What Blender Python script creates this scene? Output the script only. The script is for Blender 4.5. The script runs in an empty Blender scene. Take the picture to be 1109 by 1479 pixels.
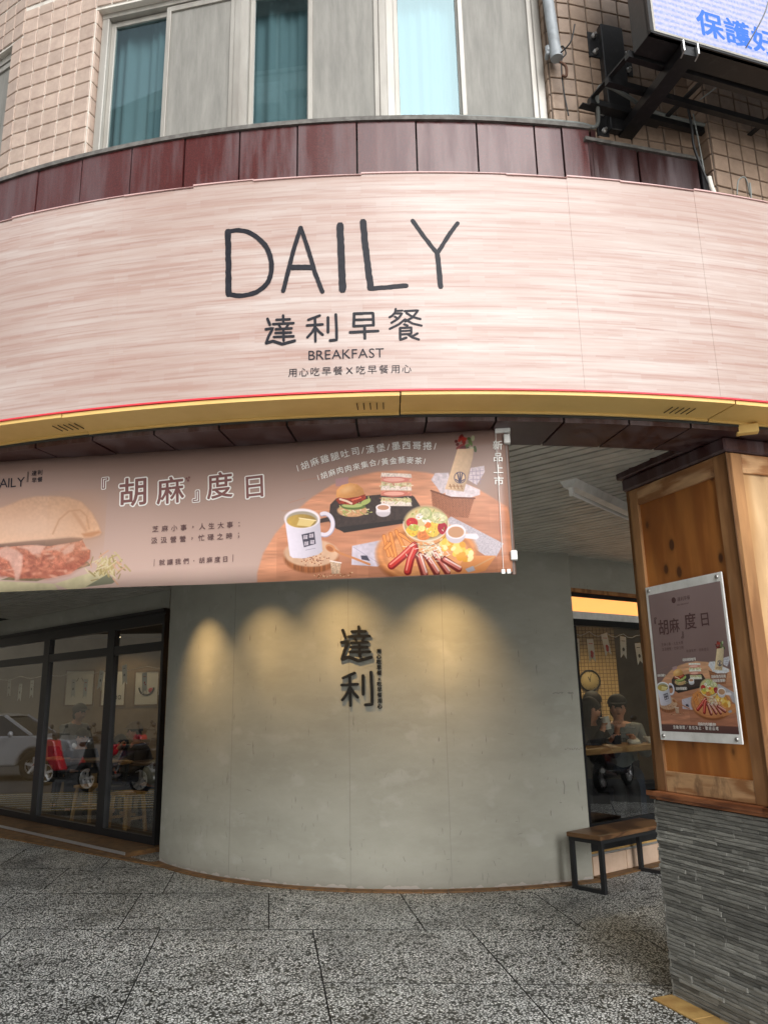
import bpy, bmesh, math, random
import numpy as np
from mathutils import Vector, Matrix

# ------------------------------------------------------------------ camera, world, sun, exposure
SC = bpy.context.scene
COL = SC.collection
EYE = 1.5
def camera():
    u = Vector((-94.5/1111.0, 4539.5/1111.0, -1.0)).normalized()      # world up seen from the camera
    f = Vector((0, 0, -1)); y = (f - u*f.dot(u)).normalized(); x = y.cross(u)
    m = Matrix((x, y, u)).to_4x4()
    cd = bpy.data.cameras.new('camera'); cd.sensor_fit = 'VERTICAL'; cd.sensor_height = 24.0
    cd.lens = 1111.0/1479.0*24.0; cd.clip_start = 0.05; cd.clip_end = 400
    o = bpy.data.objects.new('camera', cd); COL.objects.link(o)
    o.matrix_world = Matrix.Translation((0, 0, EYE)) @ m
    SC.camera = o
camera()
SUN_EL, SUN_AZ = math.radians(31), math.radians(163)
w = bpy.data.worlds.new('World'); SC.world = w; w.use_nodes = True
nt = w.node_tree
bg = nt.nodes['Background']; sky = nt.nodes.new('ShaderNodeTexSky'); sky.sky_type = 'NISHITA'; sky.sun_disc = False
sky.sun_elevation = SUN_EL; sky.sun_rotation = SUN_AZ; sky.dust_density = 0.6; sky.air_density = 1.0
hs = nt.nodes.new('ShaderNodeHueSaturation'); hs.inputs['Saturation'].default_value = 0.12      # overcast: the blue is washed out
nt.links.new(sky.outputs[0], hs.inputs['Color']); nt.links.new(hs.outputs[0], bg.inputs['Color'])
bg.inputs['Strength'].default_value = 0.15
sd = bpy.data.lights.new('sun', 'SUN'); sd.energy = 1.5; sd.angle = math.radians(38); sd.color = (1, .985, .965)
so = bpy.data.objects.new('sun', sd); COL.objects.link(so)
sdir = Vector((math.sin(SUN_AZ)*math.cos(SUN_EL), math.cos(SUN_AZ)*math.cos(SUN_EL), math.sin(SUN_EL)))
so.rotation_euler = sdir.to_track_quat('Z', 'Y').to_euler(); so.location = (0, -6, 20)
SC.view_settings.view_transform = 'Standard'; SC.view_settings.look = 'None'; SC.view_settings.gamma = 1
SC.view_settings.use_curve_mapping = False
SC.view_settings.exposure = 0.88
rnd = random.Random(7)
R_ = math.radians

# ------------------------------------------------------------------ materials
def lin(c):
    return tuple((v/255/12.92 if v/255 <= .04045 else ((v/255+.055)/1.055)**2.4) for v in c)
def lk(t, a, b): t.links.new(a, b)
def mat(name, base, rough=.6, metal=0., spec=.5, noise=None, bump=None, rand=0., coat=0., stretch=(1, 1, 1), detail=5, emit=None, alpha2=None, obj=False):
    """base colour (linear); noise=(scale, other colour, low, high); bump=(scale, strength, distance)"""
    m = bpy.data.materials.new(name); m.use_nodes = True; t = m.node_tree; p = t.nodes['Principled BSDF']
    p.inputs['Roughness'].default_value = rough; p.inputs['Metallic'].default_value = metal
    p.inputs['Specular IOR Level'].default_value = spec; p.inputs['Coat Weight'].default_value = coat
    p.inputs['Coat Roughness'].default_value = .08
    p.inputs['Base Color'].default_value = (*base, 1)
    if noise or bump:
        if obj:
            tc = t.nodes.new('ShaderNodeTexCoord').outputs['Object']
        else:
            tc = t.nodes.new('ShaderNodeNewGeometry').outputs['Position']
        mp = t.nodes.new('ShaderNodeMapping'); mp.inputs['Scale'].default_value = stretch; lk(t, tc, mp.inputs[0]); tc = mp.outputs[0]
    cur = None
    if noise:
        n = t.nodes.new('ShaderNodeTexNoise'); n.inputs['Scale'].default_value = noise[0]; n.inputs['Detail'].default_value = detail
        n.inputs['Roughness'].default_value = .62
        lk(t, tc, n.inputs['Vector'])
        r = t.nodes.new('ShaderNodeValToRGB'); r.color_ramp.elements[0].position = noise[2]; r.color_ramp.elements[1].position = noise[3]
        r.color_ramp.elements[0].color = (*base, 1); r.color_ramp.elements[1].color = (*noise[1], 1)
        lk(t, n.outputs['Fac'], r.inputs[0]); cur = r.outputs[0]
    if rand:
        oi = t.nodes.new('ShaderNodeObjectInfo'); mr = t.nodes.new('ShaderNodeMapRange')
        mr.inputs['To Min'].default_value = 1-rand; mr.inputs['To Max'].default_value = 1+rand
        lk(t, oi.outputs['Random'], mr.inputs['Value'])
        mx = t.nodes.new('ShaderNodeVectorMath'); mx.operation = 'SCALE'; lk(t, mr.outputs[0], mx.inputs['Scale'])
        if cur: lk(t, cur, mx.inputs[0])
        else: mx.inputs[0].default_value = base
        cur = mx.outputs[0]
    if cur: lk(t, cur, p.inputs['Base Color'])
    if bump:
        n = t.nodes.new('ShaderNodeTexNoise'); n.inputs['Scale'].default_value = bump[0]; n.inputs['Detail'].default_value = 4
        lk(t, tc, n.inputs['Vector']); b = t.nodes.new('ShaderNodeBump'); b.inputs['Strength'].default_value = bump[1]
        b.inputs['Distance'].default_value = bump[2] if len(bump) > 2 else .01
        lk(t, n.outputs['Fac'], b.inputs['Height']); lk(t, b.outputs[0], p.inputs['Normal'])
    if emit:
        p.inputs['Emission Color'].default_value = (*emit[0], 1); p.inputs['Emission Strength'].default_value = emit[1]
    return m
def nodes(m): return m.node_tree, m.node_tree.nodes['Principled BSDF']
def N(t, kind, **kw):
    n = t.nodes.new(kind)
    for k, v in kw.items():
        if k.startswith('i_'): n.inputs[k[2:].replace('_', ' ')].default_value = v
        else: setattr(n, k, v)
    return n
def mixc(t, fac, a, b, mode='MIX'):
    n = t.nodes.new('ShaderNodeMix'); n.data_type = 'RGBA'; n.blend_type = mode
    for s, v in ((0, fac), (6, a), (7, b)):
        if hasattr(v, 'is_linked') or isinstance(v, bpy.types.NodeSocket): lk(t, v, n.inputs[s])
        else: n.inputs[s].default_value = v if s == 0 else (*v, 1)
    return n.outputs[2]
def ramp(t, src, *stops):
    r = t.nodes.new('ShaderNodeValToRGB'); e = r.color_ramp.elements
    while len(e) < len(stops): e.new(.5)
    for q, (p, c) in zip(e, stops):
        q.position = p; q.color = (*(c if isinstance(c, tuple) else (c, c, c)), 1)
    lk(t, src, r.inputs[0]); return r.outputs[0]
def pos(t, scale=(1, 1, 1)):
    g = t.nodes.new('ShaderNodeNewGeometry'); mp = t.nodes.new('ShaderNodeMapping'); mp.inputs['Scale'].default_value = scale
    lk(t, g.outputs['Position'], mp.inputs[0]); return mp.outputs[0]
def tex_noise(t, vec, scale, detail=4, rough=.55):
    n = N(t, 'ShaderNodeTexNoise', i_Scale=scale, i_Detail=detail, i_Roughness=rough); lk(t, vec, n.inputs['Vector']); return n.outputs['Fac']

M = {}
# terrazzo: pale marble chips in a dark grey matrix
m = mat('terrazzo', (.1, .1, .1), rough=.42); t, p = nodes(m); g = pos(t)
v1 = N(t, 'ShaderNodeTexVoronoi', i_Scale=57.0, i_Randomness=1.0); v1.feature = 'DISTANCE_TO_EDGE'
wn = N(t, 'ShaderNodeTexNoise', i_Scale=60.0, i_Detail=2.0); lk(t, g, wn.inputs['Vector'])
wv = N(t, 'ShaderNodeVectorMath', operation='MULTIPLY_ADD'); lk(t, wn.outputs['Color'], wv.inputs[0]); wv.inputs[1].default_value = (.016, .016, .016); lk(t, g, wv.inputs[2])
lk(t, wv.outputs[0], v1.inputs['Vector'])
edge = ramp(t, v1.outputs['Distance'], (.12, 0.), (.17, 1.))
v2 = N(t, 'ShaderNodeTexVoronoi', i_Scale=57.0, i_Randomness=1.0); lk(t, wv.outputs[0], v2.inputs['Vector'])
keep = ramp(t, v2.outputs['Color'], (.20, 0.), (.26, 1.))
chipc = ramp(t, v2.outputs['Color'], (.15, (.55, .56, .53)), (.5, (.84, .85, .81)), (1., (.97, .97, .95)))
mask = N(t, 'ShaderNodeMath', operation='MULTIPLY'); lk(t, edge, mask.inputs[0]); lk(t, keep, mask.inputs[1])
dirt = tex_noise(t, g, 1.3, 6, .6)
mt = ramp(t, dirt, (.3, (.016, .018, .016)), (.7, (.045, .048, .043)))
cc = mixc(t, mask.outputs[0], mt, chipc)
stain = ramp(t, tex_noise(t, g, 2.1, 7, .65), (.32, .50), (.58, 1.0))
cc = mixc(t, 1.0, cc, stain, 'MULTIPLY'); lk(t, cc, p.inputs['Base Color'])
lk(t, ramp(t, dirt, (.3, .34), (.7, .6)), p.inputs['Roughness'])
M['terrazzo'] = m
M['grout_dark'] = mat('grout_dark', (.055, .054, .050), rough=.9)
M['asphalt'] = mat('asphalt', (.05, .05, .052), rough=.85, noise=(9, (.085, .085, .085), .3, .75), bump=(240, .4, .004))
M['road_white'] = mat('road_white', (.85, .85, .84), rough=.7, noise=(14, (.5, .5, .48), .4, .8))
M['road_yellow'] = mat('road_yellow', (.75, .50, .06), rough=.7, noise=(14, (.55, .38, .06), .4, .8))
M['edge_tile'] = mat('edge_tile', lin((126, 92, 54)), rough=.6, noise=(11, lin((72, 52, 34)), .35, .75), bump=(90, .3, .003), rand=.12)
M['edge_tile_pale'] = mat('edge_tile_pale', lin((196, 160, 98)), rough=.6, noise=(10, lin((160, 120, 66)), .35, .75), bump=(90, .3, .003), rand=.1)
# curved plaster wall
m = mat('plaster', (.3, .3, .27), rough=.72); t, p = nodes(m); g = pos(t, (1, 1, 2.2))
big = tex_noise(t, g, 1.7, 6, .6); fine = tex_noise(t, pos(t, (1, 1, 2.6)), 5, 6, .65)
c = mixc(t, ramp(t, big, (.3, 0.), (.7, 1.)), (.33, .325, .272), (.41, .405, .345))
c = mixc(t, ramp(t, fine, (.50, 0.), (.75, .5)), c, (.42, .415, .365))
pale = ramp(t, tex_noise(t, pos(t, (.9, .9, 1.3)), 4.2, 3, .5), (.60, 0.), (.70, .5)); c = mixc(t, pale, c, (.46, .455, .41))
scr = ramp(t, tex_noise(t, pos(t, (9, 9, 1.1)), 5, 3, .6), (.68, 0.), (.74, .6)); c = mixc(t, scr, c, (.10, .095, .085))
sx = N(t, 'ShaderNodeSeparateXYZ'); gp = t.nodes.new('ShaderNodeNewGeometry'); lk(t, gp.outputs['Position'], sx.inputs[0])
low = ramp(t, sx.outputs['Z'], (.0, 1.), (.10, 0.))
chipn = tex_noise(t, pos(t, (1, 1, .45)), 11, 3, .5); ad = N(t, 'ShaderNodeMath', operation='MULTIPLY'); lk(t, chipn, ad.inputs[0]); lk(t, low, ad.inputs[1])
c = mixc(t, ramp(t, ad.outputs[0], (.37, 0.), (.39, 1.)), c, (.54, .49, .44))
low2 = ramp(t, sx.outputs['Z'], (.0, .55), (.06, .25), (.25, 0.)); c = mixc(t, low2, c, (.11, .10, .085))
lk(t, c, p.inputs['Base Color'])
b = N(t, 'ShaderNodeBump', i_Strength=.35, i_Distance=.01); lk(t, big, b.inputs['Height']); b2 = N(t, 'ShaderNodeBump', i_Strength=.25, i_Distance=.003); lk(t, fine, b2.inputs['Height']); lk(t, b.outputs[0], b2.inputs['Normal']); lk(t, b2.outputs[0], p.inputs['Normal'])
M['plaster'] = m
M['pink_base'] = mat('pink_base_tile', lin((206, 180, 158)), rough=.5, noise=(8, lin((188, 160, 136)), .4, .8))
M['mark'] = mat('wall_scuff', (.24, .235, .205), rough=.8)
M['tile'] = mat('facade_tile', lin((198, 176, 160)), rough=.5, noise=(18, lin((176, 152, 138)), .35, .75), bump=(120, .25, .002), rand=.10)
M['tile_brown'] = mat('facade_tile_brown', lin((160, 136, 116)), rough=.5, noise=(18, lin((134, 112, 94)), .35, .75), bump=(120, .25, .002), rand=.12)
M['grout_pale'] = mat('grout_pale', lin((226, 220, 210)), rough=.9, noise=(6, lin((176, 166, 154)), .5, .8))
M['grout_brown'] = mat('grout_brown', lin((122, 108, 96)), rough=.9, noise=(6, lin((82, 72, 64)), .4, .75))
def granite(name, a, b_, speck):
    m = mat(name, a, rough=.32, coat=.0); t, p = nodes(m); g = pos(t)
    f1 = tex_noise(t, g, 150, 3, .7); c = mixc(t, ramp(t, f1, (.38, 0.), (.62, 1.)), a, b_)
    v = N(t, 'ShaderNodeTexVoronoi', i_Scale=120.0); lk(t, g, v.inputs['Vector'])
    c = mixc(t, ramp(t, v.outputs['Distance'], (.0, 1.), (.20, 0.)), c, speck)
    st = ramp(t, tex_noise(t, pos(t, (2.6, 2.6, .28)), 3.2, 6, .65), (.44, 0.), (.76, .7)); c = mixc(t, st, c, (.19, .155, .165))
    lk(t, c, p.inputs['Base Color']); lk(t, ramp(t, st, (0., .30), (.6, .6)), p.inputs['Roughness'])
    return m
M['granite'] = granite('maroon_granite', (.115, .022, .020), (.062, .015, .015), (.20, .085, .08))
M['granite_dark'] = granite('maroon_granite_dark', (.060, .020, .018), (.034, .012, .012), (.11, .06, .055))
M['cap'] = mat('ledge_cap', (.12, .11, .10), rough=.8, noise=(20, (.25, .24, .22), .4, .8))
# printed wood-grain vinyl with blocky streaks, u = metres along the arc, v = height
m = mat('printed_vinyl', (.7, .5, .45), rough=.38, spec=.4); t, p = nodes(m)
uv = N(t, 'ShaderNodeUVMap'); uv.uv_map = 'UVMap'
def snapn(sc, snap, detail=3, seed=0.):
    mp = N(t, 'ShaderNodeVectorMath', operation='MULTIPLY'); lk(t, uv.outputs[0], mp.inputs[0]); mp.inputs[1].default_value = (sc[0], sc[1], 1)
    if snap:
        fl = N(t, 'ShaderNodeVectorMath', operation='SNAP'); lk(t, mp.outputs[0], fl.inputs[0]); fl.inputs[1].default_value = (snap, snap, 1); o = fl.outputs[0]
    else: o = mp.outputs[0]
    ad = N(t, 'ShaderNodeVectorMath', operation='ADD'); lk(t, o, ad.inputs[0]); ad.inputs[1].default_value = (seed, seed*2, seed)
    return tex_noise(t, ad.outputs[0], 1.0, detail, .6)
a1 = snapn((1.2, 26), 0, 7); a2 = snapn((6.5, 48), .45, 2, 5.); a3 = snapn((1.4, 62), 0, 6, 9.)
big = snapn((.6, 1.1), 0, 3, 3.)
c = mixc(t, ramp(t, a1, (.33, 0.), (.66, 1.)), lin((180, 149, 138)), lin((204, 191, 184)))
c = mixc(t, ramp(t, a3, (.50, 0.), (.72, .65)), c, lin((156, 112, 100)))
c = mixc(t, ramp(t, a2, (.5, 0.), (.72, .38)), c, lin((208, 200, 196)))
c = mixc(t, ramp(t, big, (.35, .5), (.62, 0.)), c, lin((168, 138, 126)))
lk(t, c, p.inputs['Base Color']); M['vinyl'] = m
M['vinyl_edge'] = mat('vinyl_edge', lin((214, 176, 172)), rough=.5)
M['ink'] = mat('ink', (.012, .012, .018), rough=.5, spec=.25, noise=(40, (.020, .020, .028), .4, .7))
M['ink_soft'] = mat('ink_soft', (.022, .02, .028), rough=.5, spec=.25)
M['red_trim'] = mat('red_trim', lin((232, 62, 76)), rough=.45)
M['yellow'] = mat('yellow_soffit_paint', lin((236, 200, 124)), rough=.55, noise=(3, lin((220, 182, 106)), .4, .8))
M['dark_slot'] = mat('slot_shadow_gap', lin((70, 52, 20)), rough=.9)
M['slat'] = mat('ceiling_slat', lin((196, 193, 182)), rough=.45, noise=(5, lin((166, 163, 153)), .4, .75), rand=.05, metal=.0)
M['ceil_dark'] = mat('ceiling_void', (.02, .02, .02), rough=.9)
M['white_metal'] = mat('white_metal', (.86, .86, .83), rough=.4, noise=(8, (.6, .6, .56), .4, .8))
M['tube_off'] = mat('unlit_tube', (.78, .78, .76), rough=.2)
M['black_metal'] = mat('black_metal', (.016, .017, .019), rough=.42)
M['black_frame'] = mat('black_window_frame', (.010, .011, .013), rough=.35)
M['black_steel'] = mat('black_steel', (.014, .014, .015), rough=.35, noise=(18, (.05, .048, .045), .55, .85), bump=(60, .2, .002))
M['bolt'] = mat('bolt_metal', (.45, .44, .42), rough=.35, metal=.8)
M['alu'] = mat('aluminium', lin((178, 174, 166)), rough=.45, metal=.25, noise=(7, lin((140, 134, 126)), .4, .8), stretch=(1, 1, .2))
M['steel_edge'] = mat('steel_edge', (.5, .5, .5), rough=.35, metal=.7)
def glass(name, tint=(1, 1, 1), ior=1.55, extra=0.0, coat=(1, 1, 1)):
    m = bpy.data.materials.new(name); m.use_nodes = True; t = m.node_tree; t.nodes.clear()
    o = N(t, 'ShaderNodeOutputMaterial'); ge = t.nodes.new('ShaderNodeNewGeometry'); dt = N(t, 'ShaderNodeVectorMath', operation='DOT_PRODUCT')
    lk(t, ge.outputs['Incoming'], dt.inputs[0]); lk(t, ge.outputs['Normal'], dt.inputs[1]); ab = N(t, 'ShaderNodeMath', operation='ABSOLUTE'); lk(t, dt.outputs['Value'], ab.inputs[0])
    om = N(t, 'ShaderNodeMath', operation='SUBTRACT'); om.inputs[0].default_value = 1.; lk(t, ab.outputs[0], om.inputs[1]); pw_ = N(t, 'ShaderNodeMath', operation='POWER'); lk(t, om.outputs[0], pw_.inputs[0]); pw_.inputs[1].default_value = 5.
    fr = N(t, 'ShaderNodeMath', operation='MULTIPLY_ADD'); lk(t, pw_.outputs[0], fr.inputs[0]); r0 = ((ior-1)/(ior+1))**2; fr.inputs[1].default_value = 1-r0; fr.inputs[2].default_value = r0     # Schlick, both faces of a thin pane
    tr = N(t, 'ShaderNodeBsdfTransparent'); tr.inputs[0].default_value = (*tint, 1)
    gl = N(t, 'ShaderNodeBsdfGlossy', i_Roughness=.0); gl.inputs[0].default_value = (*coat, 1)
    mx = N(t, 'ShaderNodeMixShader'); ad = N(t, 'ShaderNodeMath', operation='MULTIPLY_ADD'); lk(t, fr.outputs[0], ad.inputs[0]); ad.inputs[1].default_value = 1.6; ad.inputs[2].default_value = extra
    lk(t, ad.outputs[0], mx.inputs[0]); lk(t, tr.outputs[0], mx.inputs[1]); lk(t, gl.outputs[0], mx.inputs[2]); lk(t, mx.outputs[0], o.inputs[0])
    return m
M['glass'] = glass('shop_glass', (.66, .68, .64), 1.55, .13)
M['teal_glass'] = glass('teal_window_glass', (.50, .65, .69), 1.5, .03, (.62, .84, .90))
m = mat('insect_screen', lin((158, 154, 146)), rough=.7); t, p = nodes(m)
sn = tex_noise(t, pos(t, (1, 1, .12)), 24, 5, .7); c = mixc(t, ramp(t, sn, (.35, 0.), (.7, 1.)), lin((128, 126, 120)), lin((152, 149, 142)))
wv_ = N(t, 'ShaderNodeTexWave', i_Scale=9.0, i_Distortion=7.0, i_Detail=3.0); lk(t, pos(t), wv_.inputs['Vector'])
c = mixc(t, ramp(t, wv_.outputs['Fac'], (.5, 0.), (1., .10)), c, lin((150, 148, 142)))
lk(t, c, p.inputs['Base Color']); M['screen'] = m
# woods
def wood(name, a, b_, ring=2.2, knots=0., rough=.5, vert=True, dirt=0.):
    m = mat(name, a, rough=rough); t, p = nodes(m); st = (1, 1, .16) if vert else (.3, .3, 1.6)
    g = pos(t, st); n1 = tex_noise(t, g, ring*4, 6, .6)
    wv = N(t, 'ShaderNodeTexWave', i_Scale=ring, i_Distortion=14.0, i_Detail=4.0); wv.inputs['Detail Scale'].default_value = 1.6; lk(t, g, wv.inputs['Vector'])
    c = mixc(t, ramp(t, wv.outputs['Fac'], (.2, 0.), (.9, 1.)), a, b_)
    c = mixc(t, ramp(t, n1, (.4, 0.), (.75, .6)), c, tuple(v*.6 for v in b_))
    if knots:
        v = N(t, 'ShaderNodeTexVoronoi', i_Scale=knots); lk(t, pos(t, (1, 1, .62)), v.inputs['Vector'])
        kn = ramp(t, v.outputs['Distance'], (.13, 1.), (.19, 0.)); c = mixc(t, kn, c, (.035, .014, .006)); bl = ramp(t, tex_noise(t, pos(t, (1, 1, .35)), 3.5, 5, .6), (.45, 0.), (.8, .6)); c = mixc(t, bl, c, tuple(v_*.45 for v_ in b_))
        halo = ramp(t, v.outputs['Distance'], (.12, .5), (.30, 0.)); c = mixc(t, halo, c, (.14, .045, .012))
    if dirt:
        d = ramp(t, tex_noise(t, pos(t, (1, 1, .5)), 9, 5, .65), (.55, 0.), (.72, dirt)); c = mixc(t, d, c, (.10, .045, .022))
    lk(t, c, p.inputs['Base Color'])
    b = N(t, 'ShaderNodeBump', i_Strength=.2, i_Distance=.003); lk(t, n1, b.inputs['Height']); lk(t, b.outputs[0], p.inputs['Normal'])
    return m
M['ply'] = wood('knotty_plywood', lin((202, 130, 62)), lin((168, 100, 44)), 1.6, knots=8.5, rough=.5)
M['board'] = wood('pine_board', lin((180, 132, 86)), lin((142, 98, 60)), 2.5, knots=4.5, rough=.5)
M['ply_pale'] = wood('pale_plywood', lin((216, 180, 136)), lin((190, 146, 98)), 1.0, knots=6.0, rough=.5)  # paler plywood, used only on the pillar's right face
M['board_pale'] = wood('weathered_board', lin((202, 160, 116)), lin((158, 108, 66)), 3.0, rough=.6, vert=False, dirt=.8)
M['ledge_wood'] = wood('ledge_moulding', lin((162, 102, 64)), lin((118, 68, 40)), 3.0, rough=.4, vert=False)
M['bench_wood'] = wood('bench_wood', lin((124, 90, 58)), lin((84, 56, 34)), 3.0, rough=.45, vert=False)
M['stool_wood'] = wood('pale_wood', lin((206, 164, 108)), lin((176, 132, 80)), 3.0, rough=.5)
M['counter_wood'] = wood('counter_wood', lin((190, 152, 104)), lin((160, 120, 76)), 3.0, rough=.45, vert=False)
# ledger stone
m = mat('ledger_stone', (.2, .2, .18), rough=.7); t, p = nodes(m)
g = pos(t, (1, 1, 5)); n1 = tex_noise(t, g, 14, 6, .7); oi = t.nodes.new('ShaderNodeObjectInfo')
c = mixc(t, ramp(t, n1, (.3, 0.), (.72, 1.)), (.15, .148, .132), (.27, .265, .235))
att = N(t, 'ShaderNodeAttribute', attribute_name='tone'); tone = ramp(t, att.outputs['Fac'], (0., .70), (1., 1.35))
c = mixc(t, 1.0, c, tone, 'MULTIPLY'); lk(t, c, p.inputs['Base Color'])
rr = N(t, 'ShaderNodeMapRange', i_To_Min=.75, i_To_Max=1.35); lk(t, oi.outputs['Random'], rr.inputs['Value'])
vm = N(t, 'ShaderNodeVectorMath', operation='SCALE'); lk(t, c, vm.inputs[0]); lk(t, rr.outputs[0], vm.inputs['Scale']); lk(t, vm.outputs[0], p.inputs['Base Color'])
b = N(t, 'ShaderNodeBump', i_Strength=.8, i_Distance=.006); lk(t, tex_noise(t, pos(t, (1, 1, 6)), 30, 5, .7), b.inputs['Height']); lk(t, b.outputs[0], p.inputs['Normal'])
M['stone'] = m
M['stone_back'] = mat('stone_backing', (.03, .03, .027), rough=.9)
M['white_text'] = mat('white_print', (.82, .80, .76), rough=.5)
M['brown_text'] = mat('brown_print', lin((122, 80, 76)), rough=.5)
M['dark_text'] = mat('dark_print', lin((92, 66, 66)), rough=.5)
M['black_letter'] = mat('black_acrylic', (.016, .016, .016), rough=.3)
M['pole'] = mat('banner_pole', lin((104, 84, 74)), rough=.4)
M['grey_pipe'] = mat('grey_conduit', lin((160, 166, 170)), rough=.5, noise=(9, lin((118, 122, 124)), .45, .8))
M['cable_grey'] = mat('grey_cable', lin((130, 134, 130)), rough=.6)
M['cable_black'] = mat('black_cable', (.016, .016, .016), rough=.5)
M['rust'] = mat('rust', (.10, .045, .025), rough=.8)
# LED screen
m = mat('led_face', (.02, .02, .02), rough=.5); t, p = nodes(m); uv = N(t, 'ShaderNodeUVMap'); uv.uv_map = 'UVMap'
wv = N(t, 'ShaderNodeTexWave', i_Scale=9.0, i_Distortion=1.2, i_Detail=2.0); wv.bands_direction = 'Y'; lk(t, uv.outputs[0], wv.inputs['Vector'])
vo = N(t, 'ShaderNodeTexVoronoi', i_Scale=110.0, i_Randomness=.15); lk(t, uv.outputs[0], vo.inputs['Vector'])
c = mixc(t, ramp(t, wv.outputs['Fac'], (.2, 0.), (.8, 1.)), (.36, .44, .86), (.62, .60, .93))
c = mixc(t, ramp(t, vo.outputs['Color'], (.3, 0.), (.8, .45)), c, (.82, .80, .95))
lk(t, c, p.inputs['Emission Color']); p.inputs['Emission Strength'].default_value = .58; M['led'] = m
M['led_blue'] = mat('led_blue', (.01, .02, .05), emit=((.015, .16, .85), .65))
M['led_red'] = mat('led_red', (.05, .01, .01), emit=((.85, .06, .12), .85))
M['led_pink'] = mat('led_pink', (.05, .01, .01), emit=((.9, .36, .45), .8))
M['cove'] = mat('cove_light', (.9, .6, .3), emit=((1.0, .40, .09), .68))
M['lamp'] = mat('lamp_lens', (.9, .8, .6), emit=((1.0, .80, .5), 6.0))
M['curtain'] = mat('curtain_cloth', (.30, .33, .32), rough=.9)
M['pavement'] = mat('pavement', (.46, .45, .42), rough=.8, noise=(3, (.36, .355, .34), .4, .75))
M['room_dark'] = mat('dim_room', (.10, .12, .12), rough=.9)
M['shop_wall'] = mat('shop_wall', lin((150, 128, 98)), rough=.8, noise=(2, lin((134, 112, 84)), .4, .7))
M['shop_floor'] = mat('shop_floor', (.035, .03, .025), rough=.5)
M['shop_ceil'] = mat('shop_ceiling', (.12, .11, .10), rough=.8)
m = mat('mosaic', (.5, .4, .25), rough=.5); t, p = nodes(m); br = N(t, 'ShaderNodeTexBrick', i_Scale=1.0); br.offset = 0.
br.inputs['Brick Width'].default_value = .05; br.inputs['Row Height'].default_value = .05; br.inputs['Mortar Size'].default_value = .004
br.inputs['Color1'].default_value = (*lin((210, 178, 122)), 1); br.inputs['Color2'].default_value = (*lin((196, 162, 104)), 1); br.inputs['Mortar'].default_value = (*lin((120, 92, 56)), 1)
sxx = N(t, 'ShaderNodeSeparateXYZ'); gg = t.nodes.new('ShaderNodeNewGeometry'); lk(t, gg.outputs['Position'], sxx.inputs[0]); cx = N(t, 'ShaderNodeCombineXYZ'); lk(t, sxx.outputs['X'], cx.inputs[0]); lk(t, sxx.outputs['Z'], cx.inputs[1]); lk(t, cx.outputs[0], br.inputs['Vector'])
lk(t, br.outputs['Color'], p.inputs['Base Color']); M['mosaic'] = m
for k, c in dict(skin=(205, 150, 122), hair=(22, 17, 15), cap_black=(24, 24, 28), cap_beige=(150, 128, 104), shirt_grey=(128, 128, 126), sweat_grey=(122, 126, 126), black_cloth=(20, 20, 24), navy=(28, 34, 60), puffer=(58, 44, 34), jeans=(40, 48, 66), cream_cloth=(170, 165, 150), maroon_cloth=(84, 26, 34)).items():
    M[k] = mat(k, lin(c), rough=.75 if k != 'skin' else .5, noise=(14, tuple(v*.7 for v in lin(c)), .4, .75))
M['cup'] = mat('cup_white', (.8, .8, .77), rough=.3)
M['paper'] = mat('paper', (.74, .71, .64), rough=.7)
M['red_print'] = mat('red_print', lin((200, 40, 50)), rough=.6)
M['clock_face'] = mat('clock_face', lin((210, 186, 130)), rough=.5)
M['frame_wood'] = mat('frame_wood', lin((120, 92, 60)), rough=.5)
M['car_paint'] = mat('car_paint', lin((176, 178, 182)), rough=.3, metal=.2, coat=1.)
M['car_glass'] = mat('car_glass', (.01, .012, .014), rough=.05, spec=.8)
M['rubber'] = mat('rubber', (.015, .015, .015), rough=.8)
M['rim'] = mat('rim_alloy', (.85, .85, .85), rough=.3, metal=.6)
M['scooter_red'] = mat('scooter_red', lin((214, 22, 44)), rough=.3, coat=1.)
M['scooter_blue'] = mat('scooter_blue', lin((26, 34, 66)), rough=.3, coat=1.)
M['scooter_black'] = mat('scooter_black', (.014, .014, .016), rough=.35, coat=.6)
M['cone'] = mat('cone_orange', lin((240, 84, 30)), rough=.5)
M['far_wall'] = mat('far_wall', lin((140, 132, 116)), rough=.8, noise=(.7, lin((118, 110, 96)), .4, .75))
M['far_wall_grey'] = mat('far_wall_grey', lin((206, 204, 196)), rough=.8, noise=(.7, lin((140, 144, 144)), .4, .75))
M['far_glass'] = mat('far_window', (.03, .045, .05), rough=.08)
M['shutter'] = mat('shutter_metal', lin((150, 150, 146)), rough=.5)
M['sign_red'] = mat('sign_red', lin((240, 40, 48)), rough=.5)
M['leaf'] = mat('leaf', (.05, .10, .03), rough=.6)
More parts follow.
